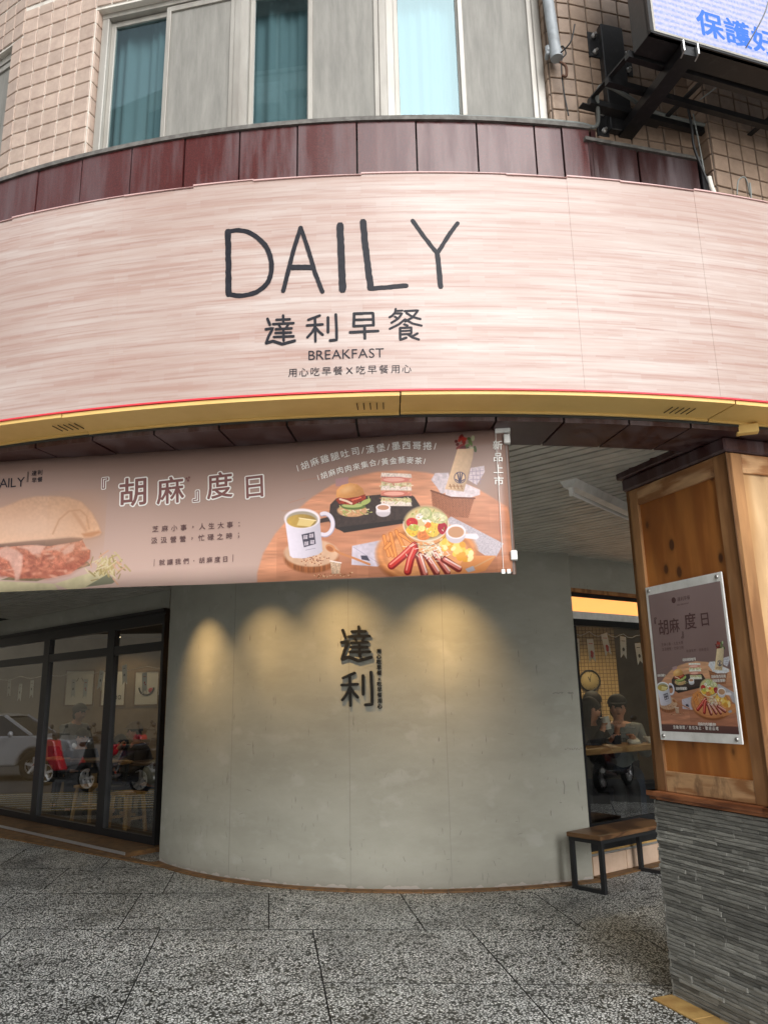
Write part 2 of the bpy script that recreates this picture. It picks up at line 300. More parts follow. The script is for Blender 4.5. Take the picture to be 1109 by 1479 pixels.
# ------------------------------------------------------------------ mesh helpers
def prop(o, label=None, cat=None, group=None, kind=None):
    if label: o['label'] = label
    if cat: o['category'] = cat
    if group: o['group'] = group
    if kind: o['kind'] = kind
    return o
def thing(name, label, cat, loc=(0, 0, 0), rotz=0., group=None):
    o = bpy.data.objects.new(name, None); COL.objects.link(o); o.location = loc; o.rotation_euler = (0, 0, rotz); o.empty_display_size = .1
    return prop(o, label, cat, group)
class MB:
    def __init__(s): s.v = []; s.f = []; s.mi = []; s.uv = None; s.smooth = []
    def add(s, vs, fs, mi=0, sm=False):
        b = len(s.v); s.v += [tuple(v) for v in vs]; s.f += [tuple(i+b for i in f) for f in fs]; s.mi += [mi]*len(fs); s.smooth += [sm]*len(fs); return s
    def box(s, c, d, rz=0., mi=0, ax=None, bev=0.):
        """c centre, d full sizes; ax = optional 3 axis vectors"""
        X, Y, Z = ax if ax else (Vector((math.cos(rz), math.sin(rz), 0)), Vector((-math.sin(rz), math.cos(rz), 0)), Vector((0, 0, 1)))
        c = Vector(c); h = [d[0]/2, d[1]/2, d[2]/2]
        if bev <= 0:
            vs = [c+X*h[0]*i+Y*h[1]*j+Z*h[2]*k for i in (-1, 1) for j in (-1, 1) for k in (-1, 1)]
            return s.add(vs, [(0, 1, 3, 2), (4, 6, 7, 5), (0, 4, 5, 1), (2, 3, 7, 6), (0, 2, 6, 4), (1, 5, 7, 3)], mi)
        b = min(bev, min(h)*.9); vs = []; idx = {}
        for i in (-1, 1):
            for j in (-1, 1):
                for k in (-1, 1):
                    for a in range(3):
                        q = [h[0]*i, h[1]*j, h[2]*k]
                        for e in range(3):
                            if e != a: q[e] -= b*(i, j, k)[e]
                        idx[(i, j, k, a)] = len(vs); vs.append(c+X*q[0]+Y*q[1]+Z*q[2])
        fs = []
        for a in range(3):
            e, g = [x for x in range(3) if x != a]
            for sg in (-1, 1):
                q = []
                for u_, v_ in ((-1, -1), (1, -1), (1, 1), (-1, 1)):
                    k = [0, 0, 0]; k[a] = sg; k[e] = u_; k[g] = v_; q.append(idx[(*k, a)])
                fs.append(tuple(q))
        for a in range(3):      # edge bevels along axis a
            e, g = [x for x in range(3) if x != a]
            for u_ in (-1, 1):
                for v_ in (-1, 1):
                    k0 = [0, 0, 0]; k0[a] = -1; k0[e] = u_; k0[g] = v_; k1 = list(k0); k1[a] = 1
                    fs.append((idx[(*k0, e)], idx[(*k1, e)], idx[(*k1, g)], idx[(*k0, g)]))
        for i in (-1, 1):
            for j in (-1, 1):
                for k in (-1, 1): fs.append(tuple(idx[(i, j, k, a)] for a in range(3)))
        return s.add(vs, fs, mi)
    def bar(s, a, b, w, h=None, mi=0, up=(0, 0, 1)):
        a, b = Vector(a), Vector(b); d = (b-a); L = d.length; d.normalize(); up = Vector(up)
        if abs(d.dot(up)) > .98: up = Vector((0, 1, 0))
        x = d.cross(up).normalized(); z = x.cross(d).normalized()
        return s.box((a+b)/2, (w, L, h or w), mi=mi, ax=(x, d, z))
    def tube(s, pts, r, n=8, mi=0, caps=True, closed=False):
        pts = [Vector(p) for p in pts]; rs = r if isinstance(r, (list, tuple)) else [r]*len(pts); rings = []; prev = None
        for i, p in enumerate(pts):
            a = pts[i-1] if (i or closed) else p; b = pts[(i+1) % len(pts)] if (i < len(pts)-1 or closed) else p
            d = (b-a).normalized() if (b-a).length > 1e-9 else Vector((0, 0, 1))
            if prev is None:
                u = d.cross(Vector((0, 0, 1)));
                if u.length < .1: u = d.cross(Vector((1, 0, 0)))
            else: u = prev-d*prev.dot(d)
            u.normalize(); prev = u; v = d.cross(u)
            rings.append([p+(u*math.cos(2*math.pi*k/n)+v*math.sin(2*math.pi*k/n))*rs[i] for k in range(n)])
        vs = [q for rg in rings for q in rg]; fs = []; m = len(pts)
        for i in range(m if closed else m-1):
            for k in range(n):
                j = (i+1) % m; fs.append((i*n+k, i*n+(k+1) % n, j*n+(k+1) % n, j*n+k))
        s.add(vs, fs, mi, True)
        if caps and not closed: s.add([q for q in rings[0]], [tuple(range(n))[::-1]], mi); s.add([q for q in rings[-1]], [tuple(range(n))], mi)
        return s
    def lathe(s, c, prof, n=20, mi=0, ax=None, ends=True):
        """prof = [(radius, height)...] about local z at c"""
        X, Y, Z = ax if ax else (Vector((1, 0, 0)), Vector((0, 1, 0)), Vector((0, 0, 1))); c = Vector(c)
        vs = [c+X*r*math.cos(2*math.pi*k/n)+Y*r*math.sin(2*math.pi*k/n)+Z*h for r, h in prof for k in range(n)]
        fs = [(i*n+k, i*n+(k+1) % n, (i+1)*n+(k+1) % n, (i+1)*n+k) for i in range(len(prof)-1) for k in range(n)]
        s.add(vs, fs, mi, True)
        if not ends: return s
        s.add(vs[:n], [tuple(range(n))[::-1]], mi); s.add(vs[-n:], [tuple(range(n))], mi); return s
    def prism(s, poly, z0, z1, mi=0, ax=None, o=(0, 0, 0)):
        X, Y, Z = ax if ax else (Vector((1, 0, 0)), Vector((0, 1, 0)), Vector((0, 0, 1))); o = Vector(o); n = len(poly)
        vs = [o+X*x+Y*y+Z*z for z in (z0, z1) for x, y in poly]
        return s.add(vs, [tuple(range(n))[::-1], tuple(range(n, 2*n))]+[(k, (k+1) % n, n+(k+1) % n, n+k) for k in range(n)], mi)
    def ball(s, c, r, n=14, m=9, mi=0, sc=(1, 1, 1), z0=-1., z1=1., rot=None):
        c = Vector(c); vs = []
        for i in range(m+1):
            a = math.asin(max(-1, min(1, z0)))+(math.asin(z1)-math.asin(z0))*i/m
            for k in range(n):
                q = Vector((r*sc[0]*math.cos(a)*math.cos(2*math.pi*k/n), r*sc[1]*math.cos(a)*math.sin(2*math.pi*k/n), r*sc[2]*math.sin(a)))
                if rot: q = rot @ q
                vs.append(c+q)
        fs = [(i*n+k, i*n+(k+1) % n, (i+1)*n+(k+1) % n, (i+1)*n+k) for i in range(m) for k in range(n)]
        return s.add(vs, fs, mi, True)
    def mesh(s, name, mats):
        me = bpy.data.meshes.new(name); me.from_pydata(s.v, [], s.f)
        for m in (mats if isinstance(mats, (list, tuple)) else [mats]): me.materials.append(M[m] if isinstance(m, str) else m)
        me.polygons.foreach_set('material_index', s.mi); me.polygons.foreach_set('use_smooth', s.smooth)
        me.update(); return me
    def obj(s, name, mats, parent=None, fix=True):
        me = s.mesh(name, mats)
        if fix:
            bm = bmesh.new(); bm.from_mesh(me); bmesh.ops.recalc_face_normals(bm, faces=bm.faces); bm.to_mesh(me); bm.free()
        return link(name, me, parent)
def link(name, me, parent=None, loc=None, rz=None):
    o = bpy.data.objects.new(name, me); COL.objects.link(o)
    if parent is not None: o.parent = parent
    if loc is not None: o.location = loc
    if rz is not None: o.rotation_euler = (0, 0, rz)
    return o
def copy_tree(o, parent=None):
    c = o.copy(); COL.objects.link(c); c.parent = parent
    for ch in [x for x in bpy.data.objects if x.parent == o]: copy_tree(ch, c)
    return c
def setuv(me, fn):
    uv = me.uv_layers.new(name='UVMap')
    for l in me.loops: uv.data[l.index].uv = fn(me.vertices[l.vertex_index].co)
class Frame:
    """local frame on a vertical plane: s along the wall, out towards the viewer, z up"""
    def __init__(s, P, d, side=1):
        s.P = Vector((P[0], P[1], 0)); s.d = Vector((d[0], d[1], 0)).normalized(); s.n = Vector((s.d.y, -s.d.x, 0))*side
        s.ax = (s.d, s.n, Vector((0, 0, 1)))
    def p(s, a, out, z): return s.P+s.d*a+s.n*out+Vector((0, 0, z))
    def box(s, mb, a0, a1, o0, o1, z0, z1, mi=0, bev=0.): return mb.box(s.p((a0+a1)/2, (o0+o1)/2, (z0+z1)/2), (abs(a1-a0), abs(o1-o0), abs(z1-z0)), mi=mi, ax=s.ax, bev=bev)
CX, CY = .062, 9.609                      # centre of the facade's arc
def cp(a, r, z, c=(CX, CY)): a = R_(a); return Vector((c[0]+r*math.sin(a), c[1]-r*math.cos(a), z))
def arc_solid(mb, a0, a1, r0, r1, z0, z1, c=(CX, CY), step=1.0, mi=0, dz=0.):
    n = max(1, int(math.ceil(abs(a1-a0)/step))); vs = []
    for i in range(n+1):
        a = a0+(a1-a0)*i/n; e = dz*i/n
        vs += [cp(a, r0, z0, c), cp(a, r1, z0, c), cp(a, r1, z1+e, c), cp(a, r0, z1+e, c)]
    fs = [(4*i+k, 4*i+(k+1) % 4, 4*i+4+(k+1) % 4, 4*i+4+k) for i in range(n) for k in range(4)]+[(0, 3, 2, 1), (4*n, 4*n+1, 4*n+2, 4*n+3)]
    return mb.add(vs, fs, mi)

# ------------------------------------------------------------------ lettering
_gc = {}
def glyph(ch, bold=0.):
    k = (ch, bold)
    if k not in _gc:
        cu = bpy.data.curves.new('t', 'FONT'); cu.body = ch; cu.size = 1.0; cu.offset = bold; cu.resolution_u = 3; cu.fill_mode = 'FRONT'
        o = bpy.data.objects.new('t', cu); COL.objects.link(o); dg = bpy.context.evaluated_depsgraph_get(); dg.update()
        e = o.evaluated_get(dg); me = e.to_mesh(); vs = [(v.co.x, v.co.y) for v in me.vertices]; fs = [tuple(p.vertices) for p in me.polygons]; e.to_mesh_clear()
        bpy.data.objects.remove(o); bpy.data.curves.remove(cu)
        if vs:
            x0 = min(v[0] for v in vs); x1 = max(v[0] for v in vs); y0 = min(v[1] for v in vs); y1 = max(v[1] for v in vs)
        else: x0 = x1 = y0 = y1 = 0
        _gc[k] = (vs, fs, (x0, x1, y0, y1))
    return _gc[k]
def put_glyph(mb, ch, fn, cx, cy, size, rot=0., bold=0., mi=0, cjk=True, depth=0.):
    """fn(x, y, out) -> world; glyph centred on (cx, cy); size = em; bold = extra stroke radius in em, laid as shifted copies a hair apart"""
    if bold > .003:
        n = 6 if bold < .03 else 14; kk = size if size < 5 else size/1000
        for i in range(n): a = 2*math.pi*i/n; put_glyph(mb, ch, fn, cx+bold*size*math.cos(a), cy+bold*size*math.sin(a), size, rot, 0., mi, cjk, depth+.00012*(i+1)*(.5 if n > 6 else 1))
        return
    vs, fs, (x0, x1, y0, y1) = glyph(ch, 0.)
    mx, my = ((x0+x1)/2, .36 if cjk and ch not in '，：；．·' else (y0+y1)/2 if cjk else .36); c, s_ = math.cos(rot), math.sin(rot); out = []
    if cjk and ch in '，．': my += .0; mx = (x0+x1)/2
    for x, y in vs:
        x = (x-mx)*size; y = (y-my)*size; out.append(fn(cx+x*c-y*s_, cy+x*s_+y*c, depth))
    mb.add(out, fs, mi)
def put_text(mb, txt, fn, x, y, size, mi=0, bold=0., depth=0., sp=0.):
    """latin run centred on (x, y)"""
    ws = [(glyph(ch)[2][1]-glyph(ch)[2][0]+.07+sp)*size if ch != ' ' else .3*size for ch in txt]; X = x-sum(ws)/2
    for ch, w_ in zip(txt, ws):
        if ch != ' ': put_glyph(mb, ch, fn, X+w_/2, y, size, mi=mi, bold=bold, cjk=False, depth=depth)
        X += w_
def stroke(mb, fn, pts, w_, d0=0., d1=.001, rough=.0, mi=0, r_=None):
    """a brush stroke with round ends as a thin solid: fn(x, y, out)"""
    P = [Vector(p) for p in pts]; Q = []
    if len(P) > 6:
        S_ = []
        for i in range(len(P)-1):
            a, b, c, d = P[max(i-1, 0)], P[i], P[i+1], P[min(i+2, len(P)-1)]
            for k in range(5): t_ = k/5; S_.append(.5*((2*b)+(c-a)*t_+(2*a-5*b+4*c-d)*t_*t_+(3*b-a-3*c+d)*t_**3))
        P = S_+[P[-1]]
    for i in range(len(P)-1):
        L = (P[i+1]-P[i]).length; n = max(1, int(L/(w_*.55)))
        for k in range(n): Q.append(P[i].lerp(P[i+1], k/n))
    Q.append(P[-1]); L, Rr = [], []; rr = r_ or rnd
    for i, q in enumerate(Q):
        d = (Q[min(i+1, len(Q)-1)]-Q[max(i-1, 0)]).normalized(); n = Vector((-d.y, d.x)); h = w_/2
        L.append(q+n*h*(1+rr.uniform(-rough, rough))); Rr.append(q-n*h*(1+rr.uniform(-rough, rough)))
    d0_ = (Q[0]-Q[1]).normalized(); d1_ = (Q[-1]-Q[-2]).normalized(); k = w_*.38
    L = [Q[0]+d0_*k+(L[0]-Q[0])*.55]+L+[Q[-1]+d1_*k+(L[-1]-Q[-1])*.55]; Rr = [Q[0]+d0_*k+(Rr[0]-Q[0])*.55]+Rr+[Q[-1]+d1_*k+(Rr[-1]-Q[-1])*.55]
    n = len(L); vs = [fn(p.x, p.y, d1) for p in L]+[fn(p.x, p.y, d1) for p in Rr]+[fn(p.x, p.y, d0) for p in L]+[fn(p.x, p.y, d0) for p in Rr]
    fs = [(i, i+1, n+i+1, n+i) for i in range(n-1)]+[(i, i+1, 2*n+i+1, 2*n+i) for i in range(n-1)]+[(n+i, n+i+1, 3*n+i+1, 3*n+i) for i in range(n-1)]+[(0, n, 3*n, 2*n), (n-1, 2*n-1, 4*n-1, 3*n-1)]
    mb.add(vs, fs, mi)
GLYPH={'D':[(23.2,[(-761,3634),(-754,3471),(-748,3305)]),(18.6,[(-766,3630),(-710,3633),(-644,3607),(-584,3546),(-555,3473),(-553,3402),(-572,3347),(-618,3309),(-684,3295),(-748,3307)])],'A':[(16.2,[(-418,3624),(-450,3510),(-496,3304)]),(16.2,[(-418,3624),(-380,3499),(-352,3389),(-318,3290)]),(20.9,[(-457,3421),(-368,3416)])],'I':[(26.7,[(-236,3627),(-232,3459),(-226,3295)])],'L':[(24.4,[(-130,3641),(-121,3506),(-101,3301)]),(18.6,[(-106,3297),(-25,3301),(60,3308)])],'Y':[(16.2,[(97,3640),(141,3564),(204,3468)]),(16.2,[(304,3626),(261,3564),(204,3468)]),(19.7,[(204,3468),(210,3385),(213,3300)])],'da':[(11.6,[(-566,3172),(-554,3141)]),(11.6,[(-573,3121),(-540,3124),(-559,3086),(-570,3053)]),(12.8,[(-570,3053),(-540,3061),(-497,3044),(-441,3057)]),(10.4,[(-526,3164),(-464,3163)]),(10.4,[(-495,3184),(-493,3143)]),(10.4,[(-541,3144),(-447,3143)]),(9.3,[(-513,3138),(-505,3122)]),(9.3,[(-472,3136),(-481,3122)]),(10.4,[(-528,3118),(-455,3118)]),(10.4,[(-529,3100),(-458,3098)]),(10.4,[(-536,3081),(-446,3079)]),(10.4,[(-493,3116),(-491,3060)])],'li':[(10.4,[(-329,3174),(-382,3155)]),(10.4,[(-388,3128),(-316,3130)]),(10.4,[(-351,3162),(-349,3048)]),(10.4,[(-351,3119),(-365,3093),(-385,3070)]),(10.4,[(-349,3117),(-333,3095),(-316,3079)]),(11.6,[(-293,3163),(-293,3090)]),(11.6,[(-258,3176),(-255,3100),(-255,3052),(-285,3050)])],'zao':[(11.6,[(-176,3174),(-179,3115)]),(11.6,[(-178,3176),(-92,3176),(-91,3116)]),(10.4,[(-176,3146),(-95,3145)]),(10.4,[(-176,3115),(-91,3117)]),(11.6,[(-196,3086),(-71,3088)]),(11.6,[(-131,3114),(-130,3053)])],'can':[(9.3,[(9,3194),(6,3177)]),(8.1,[(8,3184),(40,3185)]),(9.3,[(2,3172),(-8,3160),(-20,3153)]),(9.3,[(2,3172),(37,3171),(19,3146),(-12,3126)]),(8.1,[(3,3157),(18,3145)]),(9.3,[(48,3182),(109,3185),(83,3151),(49,3131)]),(9.3,[(56,3173),(83,3153),(118,3142)]),(9.3,[(49,3142),(21,3118),(-20,3097)]),(9.3,[(49,3142),(82,3121),(122,3110)]),(9.3,[(44,3118),(60,3111)]),(9.3,[(26,3100),(76,3102),(75,3071),(28,3069)]),(8.1,[(29,3085),(72,3087)]),(10.4,[(26,3100),(25,3043),(53,3053)]),(9.3,[(59,3069),(80,3054),(108,3043)]),(9.3,[(103,3073),(75,3057)])]}
# ------------------------------------------------------------------ ground
mb = MB(); mb.add([(-150, -150, -.10), (150, -150, -.10), (150, 150, -.10), (-150, 150, -.10)], [(0, 1, 2, 3)])
road = mb.obj('road', 'asphalt'); prop(road, 'grey asphalt road running past the arcade', kind='structure')
mb = MB(); my = MB()
for k in range(9):                                                     # hatched parking markings seen mirrored in the shop glass
    x = -6.75-k*.34
    mb.add([(x, 9.0, -.096), (x+.09, 9.0, -.096), (x+.05, 13.6, -.096), (x-.04, 13.6, -.096)], [(0, 1, 2, 3)])
    my.add([(x-.22, 9.0, -.092), (x-.15, 9.0, -.092), (x-.02, 13.6, -.092), (x-.09, 13.6, -.092)], [(0, 1, 2, 3)])
mb.obj('road_marking', 'road_white', road); my.obj('road_marking', 'road_yellow', road)
mb = MB(); mb.box((0, -2.3, -.055), (40, 8.6, .09)); prop(mb.obj('pavement', 'pavement'), 'unseen pale concrete pavement added to bounce light into the arcade', kind='structure')  # unseen slab added in front, kept pale to bounce daylight under the arcade
# arcade floor: terrazzo panels with dark joints
mb = MB(); mb.box((.65, 8.6, -.062), (13.9, 13.2, .074)); 
floor = mb.obj('arcade_floor', 'grout_dark'); prop(floor, 'speckled terrazzo arcade floor laid in large panels', kind='structure')
ra, rb = Vector((.997, -.079, 0)), Vector((-.150, .9887, 0)); o0 = Vector((-.388, 4.718, 0)); g = .0045
for j in range(-3, 8):
    sh = (-.055, -.30, -.12, .2, .35)[j % 5] if j > 0 else 0.
    for i in range(-7, 7):
        a = o0+rb*1.03*j+ra*(1.06*i+sh); c = a+ra*.53+rb*.515
        if not (-5.9 < c.x < 7.3 and 2.2 < c.y < 14.6): continue
        h_ = .0050; q = [a+ra*g+rb*h_, a+ra*(1.06-g)+rb*h_, a+ra*(1.06-g)+rb*(1.03-h_), a+ra*g+rb*(1.03-h_)]
        z = rnd.uniform(-.0008, .0008); mb = MB(); mb.prism([(p.x, p.y) for p in q], -.02, z, mi=1); mb.mi[1] = 0
        mb.obj('floor_panel', ['terrazzo', 'grout_dark'], floor)
# ------------------------------------------------------------------ arcade ceiling of narrow metal slats
mb = MB(); pts = [(CX+6.05*math.sin(R_(a)), CY-6.05*math.cos(R_(a))) for a in range(-80, 81, 4)]
pts += [(6.4, 16), (-8.5, 16), (-8.5, 9.0)]
mb.prism(pts, 2.81, 3.0)
ceil = mb.obj('arcade_ceiling', 'ceil_dark'); prop(ceil, 'pale ribbed metal slat ceiling over the arcade', kind='structure')
dS, nS = Vector((.74, -.672, 0)).normalized(), Vector((.672, .74, 0)).normalized(); Cc = Vector((CX, CY, 0))
pitch = .086; o = -5.86
while o < .9:
    h = math.sqrt(max(0, 5.95**2-o*o)); mb = MB(); e = rnd.uniform(-.0015, .0015)
    a = Cc+nS*(o+pitch/2)+dS*(-h); b = Cc+nS*(o+pitch/2)+dS*h
    mb.bar(a+Vector((0, 0, 2.787+e)), b+Vector((0, 0, 2.787+e)), pitch-.021, .014)
    mb.obj('ceiling_slat', 'slat', ceil); o += pitch
# ------------------------------------------------------------------ the building above the arcade
bld = thing('corner_building', 'curved corner building with beige tiled walls and maroon granite band', 'building', (0, 0, 0))
mb = MB(); arc_solid(mb, -60, 70, 6.10, 5.80, 2.80, 4.40, step=2); arc_solid(mb, -60, 70, 6.0, 5.0, 4.38, 4.46, step=2)
mb.obj('band_wall', 'grout_dark', bld)
GJ = [-36, -33.1, -30.2, -27.3, -24.5, -21.7, -18.93, -16.14, -13.21, -10.29, -7.4, -4.47, -1.53, 1.39, 4.4, 7.33, 8.75, 10.25]
for a, b in zip(GJ, GJ[1:]):                                           # granite panels of the band
    mb = MB(); q = .045; dr = rnd.uniform(-.003, .003); arc_solid(mb, a+q, b-q, 6.14+dr, 6.105, 3.55, 4.478, step=1)
    mb.obj('granite_panel', 'granite', bld)
mb = MB(); arc_solid(mb, -36, 10.25, 6.155, 6.0, 4.480, 4.505, step=1); mb.obj('band_cap', 'cap', bld)
mb = MB(); mb.box(cp(10.4, 6.07, 4.01), (.025, .16, .93), rz=R_(10.4)); mb.obj('band_end', 'granite_dark', bld)
# beam soffit under the band
mb = MB(); arc_solid(mb, -60, 70, 6.27, 5.94, 2.765, 2.80, step=2); bs = mb.obj('beam_core', 'grout_dark', bld)
a = -40.
while a < 60:
    mb = MB(); arc_solid(mb, a+.05, a+2.9, 6.268, 5.932, 2.742+rnd.uniform(-.0015, .0015), 2.764, step=1); mb.obj('soffit_panel', 'granite_dark', bld); a += 2.95
# tiled faces
TW, TH = .105, .1035
_tiles = {}
def tile_mesh(w_, h_, mt):
    k = (round(w_, 3), round(h_, 3), mt)
    if k not in _tiles:
        mb = MB(); mb.box((0, 0, 0), (w_-.0075, .014, h_-.0075), bev=.003); me = mb.mesh('tile', mt); bm = bmesh.new(); bm.from_mesh(me); bmesh.ops.recalc_face_normals(bm, faces=bm.faces); bm.to_mesh(me); bm.free(); _tiles[k] = me
    return _tiles[k]
NT = [0]
def tiled(F, s0, s1, z0, z1, mt, groutm, zbase=4.30, thick=.10, off=0., wall=True, w=TW, keep=None, stuff=False):
    """one tiled face on frame F; tiles counted from zbase"""
    if wall:
        mb = MB(); F.box(mb, s0, s1, off-thick, off, z0, z1); mb.obj('wall_face', groutm, bld)
    n = max(1, round((s1-s0)/w)); w_ = (s1-s0)/n; k0 = int(math.floor((z0-zbase)/TH+.001)); rz = math.atan2(F.d.y, F.d.x); S = MB()
    for k in range(k0, int(math.ceil((z1-zbase)/TH))):
        za, zb = max(z0, zbase+k*TH), min(z1, zbase+(k+1)*TH)
        if zb-za < .03: continue
        for i in range(n):
            p = F.p(s0+w_*(i+.5), off+.001+rnd.uniform(-.001, .001), (za+zb)/2)
            if keep and not keep(p): continue
            if stuff: F.box(S, s0+w_*i+.0045, s0+w_*(i+1)-.0045, off-.004, off+.007, za+.0045, zb-.0045)
            else:
                o = link('tile', tile_mesh(w_, zb-za, mt), bld, p, rz); NT[0] += 1
    if S.v: prop(S.obj('upper_tiles', mt, bld), kind='stuff')
def chord(a0, a1, r): p, q = cp(a0, r, 0), cp(a1, r, 0); return Frame(p, q-p), (q-p).length
RT = 6.115
Fl, Ll = chord(-21.35, -16.25, RT)                                     # pier between the left window and the first bay
tiled(Fl, 0, Ll, 4.50, 5.72, 'tile', 'grout_pale'); tiled(Fl, 0, Ll, 5.72, 7.0, 'tile', 'grout_pale', stuff=True)
pc = cp(-16.25, RT, 0); rv = (Vector((CX, CY, 0))-pc).normalized()     # reveal beside the first bay
Fr = Frame(pc, rv, -1)
Fr = Frame(pc, rv); 
if Fr.n.dot(Fl.d) < 0: Fr = Frame(pc, rv, -1)
tiled(Fr, 0.002, .085, 4.50, 5.55, 'tile', 'grout_pale', w=.083, wall=False)
# facet further left with the left window
pf = cp(-21.35, RT, 0); da = R_(-31); dl = Vector((-math.cos(da), -math.sin(da), 0)); dl = Vector((-math.cos(R_(31)), math.sin(R_(31)), 0))
Ff = Frame(pf, dl, -1)
tiled(Ff, 0.0, .105, 4.50, 5.53, 'tile', 'grout_pale'); tiled(Ff, 0, 1.68, 5.53, 5.84, 'tile', 'grout_pale', keep=lambda p: True); tiled(Ff, 0, 1.68, 5.84, 7.0, 'tile', 'grout_pale', stuff=True)
tiled(Ff, 1.45, 2.6, 4.50, 5.53, 'tile', 'grout_pale', stuff=True)
# lintel over the bays
Lb = []
for a0, a1 in ((-16.25, -7.71), (-7.71, .05), (.05, 8.45)):
    F, L = chord(a0, a1, RT); tiled(F, 0, L, 5.55, 5.70, 'tile', 'grout_pale', zbase=5.55-TH*0, keep=None); tiled(F, 0, L, 5.70, 7.0, 'tile', 'grout_pale', stuff=True)
    mb = MB(); F.box(mb, 0, L, -.09, -.002, 5.535, 5.549); mb.obj('lintel_soffit', 'grout_pale', bld)
# right of the bays: reveal, narrow face, flat face, step and far face
pr = cp(8.45, RT, 0); rv = (Vector((CX, CY, 0))-pr).normalized(); Fr2 = Frame(pr, rv)
if Fr2.n.dot(Vector((1, 0, 0))) > 0: Fr2 = Frame(pr, rv, -1)
tiled(Fr2, .002, .085, 4.50, 5.55, 'tile_brown', 'grout_brown', w=.083, wall=False)
Fa, La = chord(8.45, 9.85, RT); tiled(Fa, 0, La, 4.50, 5.75, 'tile_brown', 'grout_brown', w=.075)
PB = cp(9.85, RT, 0); dB = Vector((math.sin(R_(75)), math.cos(R_(75)), 0)); FB = Frame(PB, dB); LB = .735
tiled(FB, 0, LB, 4.42, 5.65, 'tile_brown', 'grout_brown'); tiled(FB, 0, LB, 5.65, 7.0, 'tile_brown', 'grout_brown', stuff=True)
PC = FB.p(LB, 0, 0); PD = FB.p(LB, .105, 0)+FB.d*.01
Fc = Frame(PC, PD-PC)
if Fc.n.dot(FB.d) > 0: Fc = Frame(PC, PD-PC, -1)
tiled(Fc, 0, (PD-PC).length, 3.9, 5.45, 'tile_brown', 'grout_brown', thick=.02); tiled(Fc, 0, (PD-PC).length, 5.45, 7.0, 'tile_brown', 'grout_brown', stuff=True)
dD = Vector((math.sin(R_(70)), math.cos(R_(70)), 0)); FD = Frame(PD, dD)
tiled(FD, 0, .735, 3.9, 5.05, 'tile_brown', 'grout_brown'); tiled(FD, 0, .735, 5.05, 7.0, 'tile_brown', 'grout_brown', stuff=True); tiled(FD, .735, 4.0, 3.0, 7.0, 'tile_brown', 'grout_brown', stuff=True)
tiled(FD, 0, .735, 3.0, 3.9, 'tile_brown', 'grout_brown', stuff=True)
# flat maroon panels under the flat face
for s0, s1 in ((.02, .32), (.325, LB-.03)):
    mb = MB(); FB.box(mb, s0+.003, s1-.003, .0, .035, 3.6, 4.40, bev=.003); mb.obj('granite_panel', 'granite_dark', bld)
mb = MB(); FB.box(mb, 0, LB-.02, 0, .05, 4.40, 4.42); mb.obj('band_cap', 'cap', bld)
mb = MB(); FB.box(mb, LB-.028, LB-.005, 0, .05, 3.6, 4.40); mb.obj('panel_end_trim', 'black_frame', bld)
mb = MB(); FB.box(mb, 0, LB, -.1, -.002, 3.0, 4.42); mb.obj('band_wall', 'grout_brown', bld)
mb = MB(); arc_solid(mb, -60, 70, 5.45, 5.3, 4.46, 6.98, step=3); prop(mb.obj('room_wall', 'ceil_dark', bld))
mb = MB(); mb.prism([(CX+6.2*math.sin(R_(a)), CY-6.2*math.cos(R_(a))) for a in range(-60, 71, 4)]+[(6.5, 16), (-8, 16)], 7.0, 7.2); mb.obj('roof', 'far_wall', bld)
# windows: three bays and the left one
def window(F, L, z0, z1, lay, fr_w=.045):
    """lay = list of (kind, s0, s1) left to right, kinds stile / glass / screen"""
    mb = MB(); o0, o1 = -.09, -.03
    F.box(mb, 0, L, o0, o1, z1-.05, z1); F.box(mb, 0, L, o0-.02, o1+.015, z0, z0+.028)
    fr = None
    for kind, a, b in lay:
        if kind == 'post': F.box(mb, a, b, o0, o1, z0+.028, z1-.05, bev=.004)
    fr = mb.obj('window_frame', 'alu', bld)
    for kind, a, b in lay:
        if kind in ('glass', 'screen'):
            oo = -.075 if kind == 'glass' else -.048
            sm = MB(); w_ = .028
            for x0, x1, y0, y1 in ((a, a+w_, z0+.03, z1-.055), (b-w_, b, z0+.03, z1-.055)): F.box(sm, x0, x1, oo-.012, oo+.012, y0, y1, bev=.003)
            for y0, y1 in ((z0+.03, z0+.055), (z1-.09, z1-.055)): F.box(sm, a+w_, b-w_, oo-.011, oo+.011, y0, y1)
            sm.obj('window_sash', 'alu', fr)
            pm = MB(); pm.add([F.p(q_, oo, r_) for q_, r_ in ((a+w_, z0+.055), (b-w_, z0+.055), (b-w_, z1-.09), (a+w_, z1-.09))], [(0, 1, 2, 3)]); pm.obj('window_pane' if kind == 'glass' else 'insect_screen', 'teal_glass' if kind == 'glass' else 'screen', fr)
            if kind == 'screen':
                pm = MB(); pm.add([F.p(q_, oo-.02, r_) for q_, r_ in ((a+w_, z0+.055), (b-w_, z0+.055), (b-w_, z1-.09), (a+w_, z1-.09))], [(0, 1, 2, 3)]); pm.obj('window_pane', 'teal_glass', fr)
for a0, a1, lay in ((-16.1, -7.71, None), (-7.71, .05, None), (.05, 8.35, None)):
    F, L = chord(a0, a1, RT-.01); m_ = L*.5
    window(F, L, 4.505, 5.55, [('post', 0, .045), ('glass', .045, m_-.01), ('screen', m_-.03, L-.045), ('post', L-.045, L)])
window(Ff, 1.45, 4.505, 5.53, [('post', .105, .135), ('screen', .135, .80), ('glass', .79, 1.41), ('post', 1.41, 1.45)])
